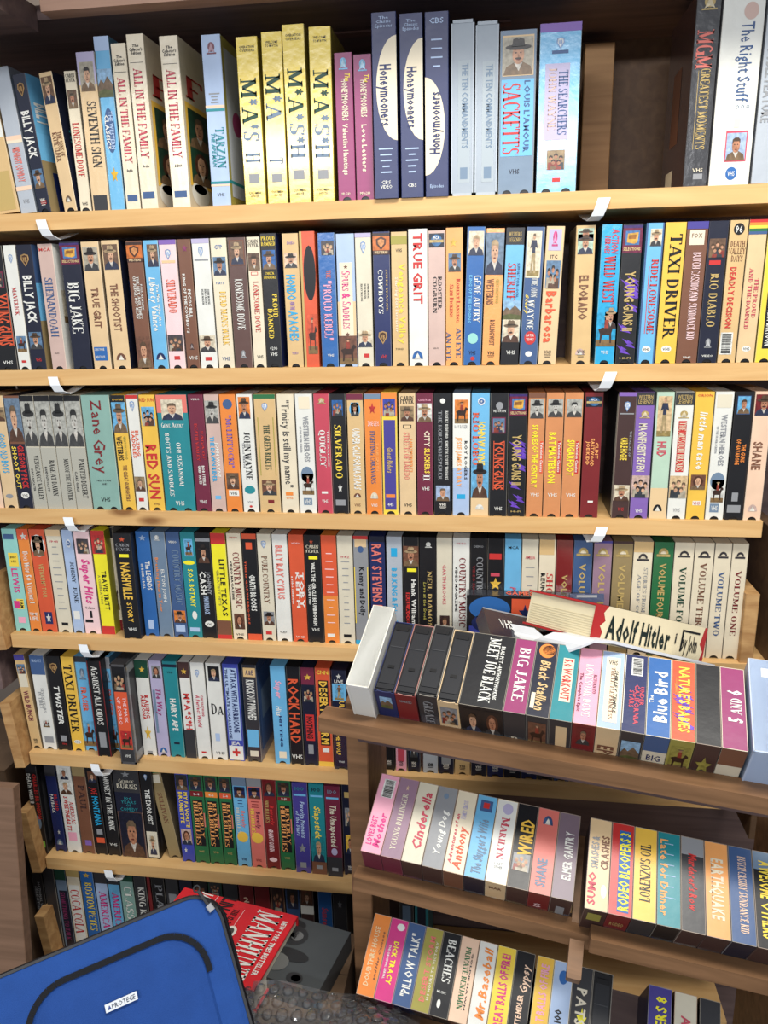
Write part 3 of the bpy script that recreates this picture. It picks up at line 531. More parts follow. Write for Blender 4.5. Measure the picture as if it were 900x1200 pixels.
row(2, .0035, '''
-2-22 k nf;h V,.1,.13,.2,.5,lb;b .2,.33,.3,.9,mr;p group,.215,.32,.35,.85;t YOUNG GUNS,.38,.8,.3,.9,rd;b .37,.8,.93,.97,rd;h VHS,.92,.95,.3,.8,w
23-37 w nf;p wb,.07,.14,.3,.8;t MAVERICK,.33,.55,.35,.65,r,f;p horse,.72,.85,.1,.9;b .92,.94,.3,.7,r
38-55.5 dn nf rside side=cb;~b .3,.6,0,1,sk;~b .6,1,0,1,wb;p wbo,.07,.17,.1,.9;t BILLY JACK,.24,.62,.25,.75,w;p hat,.69,.83,.08,.92;h VHS,.9,.93,.35,.75,r
62-79.5 dp nf rside side=w yaw=-.05 say=right_edge_showing_a_printed_cover;~h SHAN,.18,.26,.3,.95,bp,f;~p horse,.36,.62,.1,.9,cr;~p land,.8,.95,.5,.95,pc;h MCA,.03,.055,.1,.9,r;t SHENANDOAH,.26,.73,.25,.72,cb,f;h HI-FI,.86,.87,.3,.6,k
87-109 dn nf top_=189;p fox,.01,.17,0,1;t BIG JAKE,.31,.71,.22,.75,w,f
111-131.5 bs nf top_=188;p hat,.04,.22,.08,.92;t TRUE GRIT,.35,.67,.35,.7,br;b .82,.93,.1,.85,b;h GREAT MOVIE,.83,.85,.15,.7,w;h GREAT PRICE!,.89,.91,.15,.7,w
134-154 bs nf top_=189 rside side=dn;~b .3,.7,.2,1,nv;~o .3,.5,.3,.9,cb;p hat,.03,.22,.08,.92;t THE SHOOTIST,.33,.7,.32,.7,br;p peak,.87,.93,.2,.8,br
162-180 br nf;p wbc,.01,.16,0,1;t PAUL NEWMAN,.33,.53,.68,.8,w,f;t THE LIFE AND TIMES,.27,.6,.45,.62,w,f;t OF JUDGE ROY BEAN,.27,.6,.25,.42,w,f;p man,.74,.99,.02,.98,br
181-198.5 sk nf;p hat,.03,.2,.25,.95;t The Man Who Shot,.33,.66,.65,.8,w,i;t Liberty Valance,.28,.7,.25,.6,w,i;p peak,.87,.93,.2,.85,nv
199-218.5 pp nf;b 0,.035,0,1,pu;p wb,.07,.15,.25,.75;b .155,.175,.1,.9,bs;t SILVERADO,.3,.56,.3,.75,rd,f;p group,.73,.86,.05,.95;b .9,.93,.35,.7,r
220-235 br nf;p star,.04,.1,.3,.8,mg;t KING OF THE COWBOYS,.26,.72,.22,.4,w;t PECOS BILL,.38,.6,.55,.75,w;p leaf,.8,.85,.3,.7,db;h VHS,.9,.93,.2,.9,w
236-256 w nf;b 0,.035,0,1,lv;p wb,.06,.14,.3,.7;b .15,.165,.1,.9,gy;t JOHN WAYNE,.38,.5,.72,.82,k,f;t BING CROSBY,.38,.5,.55,.65,k,f;t DEAN MARTIN,.38,.5,.38,.48,k,f;p hat,.74,.87,.02,.96,cr;b .91,.94,.3,.7,r
257-275.5 cr nf;h CFP,.05,.08,.25,.75,b;p hat,.14,.28,.1,.9;h PART II,.33,.345,.2,.7,b;t DEAD MAN'S WALK,.4,.82,.4,.75,gd,f;h VHS,.91,.94,.25,.75,cb
276.5-297 cc nf;b .02,.21,.08,.92,br;p hat,.03,.2,.14,.86;t LONESOME DOVE,.31,.7,.3,.7,w,f;p leaf,.86,.92,.3,.7,gy
298-313 cr nf;h CABIN,.02,.045,.1,.9,k,f;h FEVER,.05,.075,.1,.9,k,f;p hat,.12,.25,.05,.95;b .26,.285,.2,.75,r;b .264,.281,.25,.7,cr;t LONESOME DOVE,.33,.72,.35,.7,r,f;h VHS,.9,.925,.3,.8,k
313.5-331.5 k nf top_=191 rside side=nv;h PROUD,.02,.05,.05,.95,y,f;h DAMNED,.06,.09,.05,.95,y,f;p hat,.12,.26,.08,.92,b;h CHUCK,.28,.3,.2,.8,y,f;h CONNORS,.31,.33,.1,.9,y,f;t PROUD,.44,.62,.6,.9,y,f;t DAMNED,.55,.78,.25,.55,y,f;h 0290,.84,.865,.25,.75,w;h VHS,.88,.91,.25,.75,w
332.5-337 gd nf nn y=.03 top_=180;b .3,.6,0,1,dr
338-356.5 tn nf top_=190 ;h 50150,.06,.08,.3,.8,pu;p hat,.14,.25,.1,.9,pc;t HONDO,.3,.49,.2,.7,cy;t AND THE,.5,.56,.35,.6,pu;t APACHES,.57,.8,.25,.75,cy;h VIDEO,.88,.9,.3,.7,pu
357.5-375 rd nf top_=192 side=rd nn say=black_oval_and_gold_edge;b 0,1,0,.15,bz;o .1,.5,.2,1,k;b .3,.33,.3,.9,bz;p horse,.6,.9,.3,.95,rd
378-397.5 b nf top_=189 gl;p group,.06,.16,.2,.95;t THE,.27,.33,.45,.7,sn,f;t "PROUD REBEL",.35,.8,.25,.7,pk,f;h VHS,.9,.92,.35,.75,w
398.5-419.5 lb nf;b .5,.78,0,1,bs;p horse,.76,.98,0,1,br;b .21,.78,.15,.85,cr;t Spurs & Saddles,.27,.71,.3,.7,hp,f;p star,.225,.26,.35,.65,br;p star,.73,.77,.35,.65,br
420-438.5 iv nf;b 0,.03,0,1,lv;p wb,.06,.15,.25,.75;t JOHN WAYNE,.37,.48,.72,.82,k,f;t DEAN MARTIN,.37,.48,.52,.62,k,f;t RICKY NELSON,.37,.5,.3,.4,k,f;p hat,.72,.85,.02,.96,cr;b .9,.93,.4,.75,r
440-459.5 nv nf top_=188;p wbc,.01,.165,0,1;t JOHN WAYNE,.27,.58,.75,.85,bz,f;t COWBOYS,.27,.6,.3,.55,w,f;p wbo,.73,.83,.1,.9;h VHS,.91,.94,.35,.75,r
460.5-479 tn nf top_=187;b .03,.09,0,1,ol;h VHS,.12,.145,.3,.7,k;t Vengeance Valley,.23,.83,.5,.85,y;t Starring Burt Lancaster,.33,.74,.25,.4,cr;h 70003,.86,.875,.2,.7,k
480-502 w top_=190 nf;t TRUE GRIT,.03,.54,.3,.72,r;p peak,.88,.95,.15,.75,b
502.5-522 dp nf;p globe,.02,.12,.05,.95;t ROOSTER,.33,.57,.6,.8,k,f;t COGBURN,.33,.6,.3,.5,k,f;h HI-FI,.86,.87,.3,.6,k
522.5-542 lo nf top_=190 ;p star,.07,.14,.2,.7,gd;p hat,.18,.31,.15,.9;t Robert Lansing,.36,.68,.65,.85,r,f;t Slim Pickens,.4,.64,.25,.45,r,f;t AN EYE,.72,.94,.65,.9,cb,f;t AN EYE,.75,.96,.05,.3,cb,f
543-563.5 b top_=190 lean=.025 nf;p man,.03,.2,.1,.95,cr;t GENE AUTRY,.34,.68,.5,.85,w,f;t KING OF THE SINGING,.34,.69,.2,.35,sk;o .76,.84,.2,.8,aq;h VHS,.89,.92,.3,.7,dn;o .935,.965,.4,.65,r
564.5-585.5 lo lean=.025 gl;p man,.03,.33,0,1,gb;t GREAT HOLLYWOOD,.36,.54,.65,.8,ol;t WESTERNS,.36,.55,.15,.5,br;t ROLLING WEST,.66,.85,.4,.65,br
586.5-607.5 sk lean=.028 nf;b 0,.12,0,1,dk;h WESTERN,.03,.06,.15,.85,bz,f;h LEGENDS,.07,.1,.15,.85,bz,f;t SUPPORT YOUR LOCAL,.25,.5,.7,.82,cb;t SHERIFF,.25,.52,.2,.6,r,f;p land,.52,.66,0,1;p hat,.66,.83,.02,.98,cr;b .83,1,0,1,k;h VHS,.89,.92,.3,.8,w
608.5-629.5 cb lean=.033 nf;b .03,.36,.05,.85,cr;p fig,.04,.35,.1,.8,cr;t THE JOHN,.36,.5,.45,.75,w,f;t WAYNE,.52,.74,.3,.65,w,f;t Story,.48,.62,.15,.3,y,i;o .75,.85,.2,.85,r;h LATER,.77,.79,.3,.75,w;h YEARS,.8,.82,.3,.75,w;o .9,.94,.3,.7,w
630.5-651.5 bs lean=.035;b .02,.17,.15,.85,lv;p leaf,.03,.14,.3,.7,hp;h ITC,.2,.225,.3,.7,dk;p group,.24,.44,.1,.9;t Barbarosa,.46,.84,.25,.75,rd
669-691.5 tn;p hat,.02,.11,.08,.92,mn;b .11,.2,.1,.9,sk;p hat,.06,.2,.1,.9,mn;t EL DORADO,.35,.67,.3,.72,br;p peak,.88,.93,.2,.7,dp
696.5-719.5 cy lean=.01 nf gl;t ACTION,.03,.2,.55,.85,rs,i;t HEROES,.08,.2,.2,.45,rs,i;t WILD WEST,.22,.56,.25,.75,r,f;p hat,.58,.74,.4,1,cy;p horse,.62,.87,0,1,cy;h VHS,.9,.925,.3,.7,w
721-743.5 k nf lean=.005;p fox,.01,.2,0,1;p zig,.2,.95,0,1;t YOUNG GUNS II,.33,.76,.3,.75,bz;h HI-FI,.95,.965,.2,.8,bz
746-766.5 sk nf lean=.012;b 0,1,0,.1,cb;b 0,1,.92,1,cb;p hat,.04,.16,.25,.9,cr;t RIDE LONESOME,.25,.78,.45,.8,r,f;b .3,.78,.3,.34,r;o .87,.92,.25,.75,w;h VHS,.885,.905,.32,.68,k
767.5-791.5 gd nf lean=.012;t TAXI DRIVER,.08,.81,.3,.8,k,f;o .87,.92,.25,.75,w;h VHS,.885,.905,.32,.68,k
792-816.5 br nf lean=.01;b 0,.05,0,1,dv;b .06,.16,.15,.85,iv;h FOX,.08,.11,.25,.75,br;t BUTCH CASSIDY,.21,.48,.4,.75,pp,f;t AND SUNDANCE KID,.48,.83,.4,.75,pp,f;h VHS,.95,.965,.3,.7,w
817-839.5 dn nf lean=.008;p group,.12,.25,.08,.92;b .27,.3,.15,.75,r;t RIO DIABLO,.36,.74,.3,.7,bz,f;p leaf,.82,.89,.25,.7,gy;h VIDEO,.94,.955,.2,.8,w
840.5-861.5 tn nf lean=.008;o .02,.1,.2,.8,k;h 96,.035,.085,.3,.7,w;h DEATH,.14,.18,.1,.9,br,f;h VALLEY,.19,.23,.05,.95,br,f;h DAYS,.24,.28,.2,.85,br,f;t DEADLY DECISION,.32,.75,.25,.55,r;p bar,.78,.94,.05,.75
862.5-883.5 bs nf lean=.006;b 0,.02,0,1,r;b .02,.04,0,1,o;b .04,.06,0,1,y;b .06,.08,0,1,g;b .08,.1,0,1,cb;t THE PROUD,.4,.68,.6,.8,rs,f;t AND THE DAMNED,.33,.76,.25,.45,rs,f;o .88,.92,.25,.75,w;h VHS,.89,.91,.32,.68,k
884.5-906 y lean=.006 nf say=rainbow_stripes_at_its_head;b 0,.02,0,1,r;b .03,.05,0,1,o;b .06,.08,0,1,g;b .5,.9,.3,1,k;t WESTERN CARTOON,.55,.88,.45,.8,w
''', 'video tapes standing on the second shelf')
row(3, .006, '''
-14-5 pc;p hat,.05,.25,.2,.9;b .4,.7,.7,.9,sk
6-22 bs nf;p hat,.1,.22,0,1;t GOOD OLD BOYS,.33,.68,.3,.75,cy;o .87,.91,.2,.75,gy
23-40.5 dn nf;b 0,.42,0,1,br;p man,.02,.4,0,1,gb;t GREGORY PECK,.43,.82,.5,.85,r;t SHOOT OUT,.44,.82,.1,.35,y;o .85,.91,.25,.8,w;h VHS,.868,.892,.33,.72,k
41-56.5 iv nf;b 0,.05,0,1,k;p bwhat,.05,.44,0,1;b .45,1,0,1,bw;t VENGEANCE VALLEY,.52,.92,.5,.8,k,f;t BURT LANCASTER,.64,.84,.15,.28,dk
57-74.5 iv nf;b 0,.05,0,1,k;p bwman,.05,.44,0,1;b .45,1,0,1,bw;t RAGE AT DAWN,.56,.88,.5,.8,k,f;t RANDOLPH SCOTT,.62,.84,.15,.28,dk
75-90.5 iv nf;b 0,.05,0,1,k;p bwhat,.05,.44,0,1;b .45,1,0,1,bw;t MAN OF THE FRONTIER,.55,.92,.5,.8,k,f
91-109 iv nf;b 0,.05,0,1,k;p bwman,.05,.44,0,1;b .45,1,0,1,bw;t PAINTED DESERT,.55,.9,.5,.8,k,f;t CLARK GABLE,.66,.84,.15,.28,dk
110-142.5 sg nf;t Zane,.04,.34,.35,.68,dr,n;t Grey,.38,.68,.3,.68,dr,n;h HELL TOWN,.73,.745,.25,.75,dk;h AND,.76,.775,.4,.6,dk;h VHS,.89,.925,.32,.66,k
144-160 gd nf say=with_a_man_and_woman_pictured;b 0,.06,0,1,k;h GOODTIMES,.03,.045,.1,.9,gd;p hat,.06,.32,0,1,sk;t GREAT HOLLYWOOD,.35,.55,.65,.8,ol;t WESTERNS,.35,.56,.15,.5,k;t THE GREAT GUNFIGHTERS,.6,.92,.4,.65,br
161-174.5 w nf;b 0,.03,0,1,r;p wb,.05,.14,.2,.8;t BLAZING,.3,.52,.55,.8,rd;t SADDLES,.3,.54,.2,.45,rd;p man,.7,.83,.05,.95;b .89,.92,.25,.7,r
175.5-194 gd nf;h RED SUN,.025,.055,.05,.95,r;b .1,.26,.1,.9,sk;p group,.1,.26,.1,.9,sk;o .17,.24,.2,.8,r;t RED SUN,.42,.9,.2,.8,r;h VHS,.93,.95,.3,.7,br
195-230 tl nf;b 0,.15,0,1,sn;p man,.04,.21,.15,.85,cr;h Gene Autry,.235,.275,.1,.85,w,f;t OH! SUSANNA!,.4,.78,.55,.68,w,f;t BOOTS AND SADDLES,.32,.87,.2,.33,w,f;h VHS,.91,.95,.35,.65,w
231-248.5 mr nf;h VIDEO,.03,.045,.2,.8,w;t SAGA OF,.3,.55,.7,.85,r,f;t DEATH VALLEY,.24,.56,.3,.5,r,f;t BOB STEELE,.6,.77,.6,.75,w;t GABBY HAYES,.6,.76,.35,.5,w;h VHS,.9,.93,.25,.75,w
249-266 dp nf;p bwhat,.05,.24,.05,.95;t JOHN WAYNE,.4,.7,.6,.8,w;t THE DAWN RIDER,.35,.74,.25,.5,cy;b .86,.89,.3,.7,sk
266.5-285 o nf;o .04,.12,.2,.8,cb;t "McLINTOCK!",.17,.62,.35,.65,pu,f;p hat,.66,.8,.1,.9;b .81,.86,.2,.85,w;h VHS,.82,.85,.3,.75,k
286-304 w nf;p hat,.02,.2,.1,.85,o;t JOHN WAYNE,.31,.72,.35,.7,k,f;t TEXAS TERROR,.4,.62,.2,.3,gy;o .77,.84,.15,.85,tl;h VHS,.9,.92,.3,.7,gy;o .94,.96,.4,.6,r
305.5-330 tn nf;b 0,.035,0,1,g;p wb,.07,.14,.3,.7;b .19,.68,.12,.16,ol;b .19,.68,.84,.88,ol;t THE GREEN BERETS,.25,.63,.4,.65,dg,f;p hat,.72,.85,.15,.85,br;b .89,.92,.4,.7,dr
331.5-351 cr nf;t "Trinity is still my name",.05,.78,.3,.7,dk,n;b .82,.85,.25,.7,o;h VHS,.86,.88,.25,.7,o
352-372 w nf;b .02,.12,.2,.85,cr;t WESTERN HEROES,.18,.56,.45,.72,gy;t OF THE SILVER SCREEN,.26,.48,.2,.3,gy;o .6,.74,.15,.9,gb;p horse,.66,.84,.2,.9,w;b .87,.93,.25,.75,gb;h VHS,.88,.92,.32,.7,w
373-391 rs nf;p leaf,.03,.08,.2,.85,bz;t TOM SELLECK,.3,.6,.8,.9,w,f;t QUIGLEY,.29,.6,.3,.65,w,f;b .81,.83,.3,.7,w;h VHS,.88,.91,.3,.7,w
391.5-409.5 k nf say=small_blue_picture_of_two_people;p group,.05,.18,.12,.82,b;t SILVERADO,.25,.7,.25,.65,y,f;p star,.74,.82,.3,.65,w;b .88,.93,.15,.8,gy
410.5-429 tn gl nf;b 0,.05,0,1,mr;o .07,.18,.15,.85,sk;p hat,.07,.18,.25,.75,sk;t UNDER CALIFORNIA STARS,.28,.79,.35,.75,w,i;p peak,.82,.86,.25,.75,br;h VHS,.91,.935,.3,.7,br
430-449 o nf;b 0,.045,0,1,gb;p star,.07,.17,.25,.75,r;h ZANE GREYS,.22,.26,.2,.9,pp;t FIGHTING CARAVANS,.3,.74,.35,.6,cb,f;t ZANE GREY'S,.4,.64,.7,.82,lo;p peak,.81,.87,.25,.75,cr;h VHS,.91,.935,.3,.7,w
449.5-467.5 y nf top_=189 ;b 0,.19,0,1,o;p group,.05,.19,.1,.9,bp;b .22,.96,.12,.88,dv;t Ghost Riders,.44,.65,.35,.65,bz,i;b .83,.86,.2,.8,o;h 445,.9,.93,.3,.7,w
469-488.5 bs nf;h CABIN,.02,.05,.1,.9,k,f;h FEVER,.05,.08,.1,.9,k,f;p hat,.1,.22,.1,.9;b .25,.28,.25,.75,k;b .255,.275,.3,.7,bs;t STREETS OF LAREDO,.31,.7,.3,.6,sn,f;t LARRY MCMURTRY'S,.37,.64,.68,.8,o;h VHS,.9,.93,.25,.75,k
489.5-508 mr nf;h Castle Rock,.04,.06,.1,.9,pk;p hat,.08,.23,.05,.95,w;t CITY,.3,.43,.5,.8,cr;t SLICKERS,.44,.65,.5,.8,y;t II,.66,.71,.4,.8,w,f;h VHS,.76,.79,.3,.8,w
509-529.5 k;o .04,.08,.35,.65,w;t ROBERT REDFORD,.14,.36,.65,.8,w,f;t KRISTIN SCOTT THOMAS,.38,.7,.65,.8,w,f;t THE HORSE WHISPERER,.14,.7,.25,.45,gy,f;p man,.75,.88,.1,.9,lb
530.5-550.5 lb nf;b 0,.6,0,1,w;b .05,.24,.1,.9,gd;p horse,.05,.24,.1,.9,o;h ROY ROGERS,.25,.28,.1,.9,gy;t ROY ROGERS,.38,.7,.7,.85,dk;t JESSE JAMES AT BAY,.35,.76,.25,.5,lo;b .82,.86,.25,.75,cy
551.5-572.5 sk nf gl;p eye,.03,.1,.3,.8;t JOHN WAYNE,.22,.58,.4,.75,y;t RIO LOBO,.15,.58,.1,.4,rd,f;p hat,.55,.85,.05,.95,sk;b .85,1,0,1,bs;p peak,.9,.95,.25,.75,w
573-594 k nf;o .07,.13,.3,.7,gy;h VESTRON,.13,.15,.15,.85,w;b .19,.32,.1,.85,mr;p group,.2,.31,.15,.8;t YOUNG GUNS,.38,.78,.3,.75,rd;b .38,.78,.78,.82,rd;b .38,.78,.2,.24,rd;h VHS,.92,.95,.3,.75,w
594.5-615 k nf;p fox,.01,.18,0,1;p zig,.2,.95,0,1;t YOUNG GUNS II,.33,.74,.25,.7,bz;h HI-FI,.95,.965,.2,.8,bz
616-635.5 wd nf;b 0,.04,0,1,br;p bwhat,.05,.2,.1,.9;b .38,.64,.75,.95,rd;t Television Classics,.39,.63,.79,.91,w;t STORIES OF THE CENTURY,.25,.76,.3,.6,yy;h VHS,.8,.83,.25,.8,w
636-656.5 wd nf;p bwhat,.05,.19,.1,.95;b .38,.64,.72,.92,r;t Television Classics,.39,.63,.76,.88,w;t BAT MASTERSON,.31,.72,.25,.6,yy;h VHS,.8,.83,.25,.8,w
657-678 wd nf;p bwman,.05,.19,.1,.95;b .38,.64,.68,.88,r;t Television Classics,.39,.63,.72,.84,w;t SUGARFOOT,.37,.66,.25,.6,yy;h VHS,.8,.83,.25,.8,w
679.5-700.5 dr nf;p globe,.03,.11,.05,.95;t CLINT,.39,.52,.7,.85,lo;t EASTWOOD,.36,.58,.45,.62,lo;t JOE KIDD,.38,.57,.2,.36,lo;b .86,.875,.4,.7,w
716-736.7 db nf lean=.01 lside side=k;~b .02,.98,.9,1,iv;b 0,.03,0,1,pu;p wb,.07,.15,.25,.75;b .16,.17,.1,.9,gy;t CABLE HOGUE,.35,.53,.3,.65,y;t THE BALLAD OF,.3,.5,.75,.85,gy;p hat,.73,.86,.05,.95,cr;h VHS,.91,.94,.35,.7,r
737.6-758.5 pu nf gl;b 0,.1,0,1,dk;h WESTERN,.02,.05,.1,.9,bz;h LEGENDS,.055,.085,.1,.9,bz;p leaf,.14,.2,.15,.85,bz;t MAGNIFICENT SEVEN,.24,.62,.25,.65,iv;p group,.65,.83,0,1,dp;h VHS,.92,.95,.3,.7,w
760-780.5 mn nf;p fig,.03,.34,.1,.9,bs;t HUD,.38,.5,.25,.7,rs;b .75,1,0,1,bs;p peak,.88,.94,.2,.75,k
781.5-802.8 w nf;b 0,.1,0,1,dk;h WESTERN,.02,.05,.1,.9,bz;h LEGENDS,.055,.085,.1,.9,bz;p leaf,.14,.2,.15,.85,bz;b .22,.62,.25,.7,r;t THE MISSOURI BREAKS,.23,.61,.3,.65,cr,f;p group,.65,.83,0,1,bs;h VHS,.91,.94,.3,.7,gy
803.5-825.4 gd nf;h ORION,.015,.035,.1,.9,r;t little man tate,.15,.6,.35,.7,w,i;p woman,.64,.76,.1,.9,br;b .85,.885,.3,.75,w;h VHS,.855,.88,.33,.7,r
826-847.5 w nf;b .02,.12,.1,.9,iv;t WESTERN HEROES,.17,.57,.45,.72,gy;t OF THE SILVER SCREEN,.26,.47,.2,.3,gy;o .62,.76,.1,.9,gb;p horse,.68,.86,.2,.9,w;b .87,.94,.2,.7,gb;h VHS,.885,.925,.28,.64,w
848.5-869.8 k nf;b .03,.17,.12,.85,cb;p man,.035,.165,.15,.82,sk;t THE GUNS,.4,.54,.6,.8,o;t OF NAVARONE,.36,.56,.3,.5,o;b .78,.85,.3,.65,gy;b .88,.94,.1,.85,gy
870.5-891.5 pc nf;p hat,.02,.18,.05,1,dr;t SHANE,.38,.6,.2,.65,br;p peak,.87,.93,.2,.75,dp
''', 'video tapes standing on the third shelf')
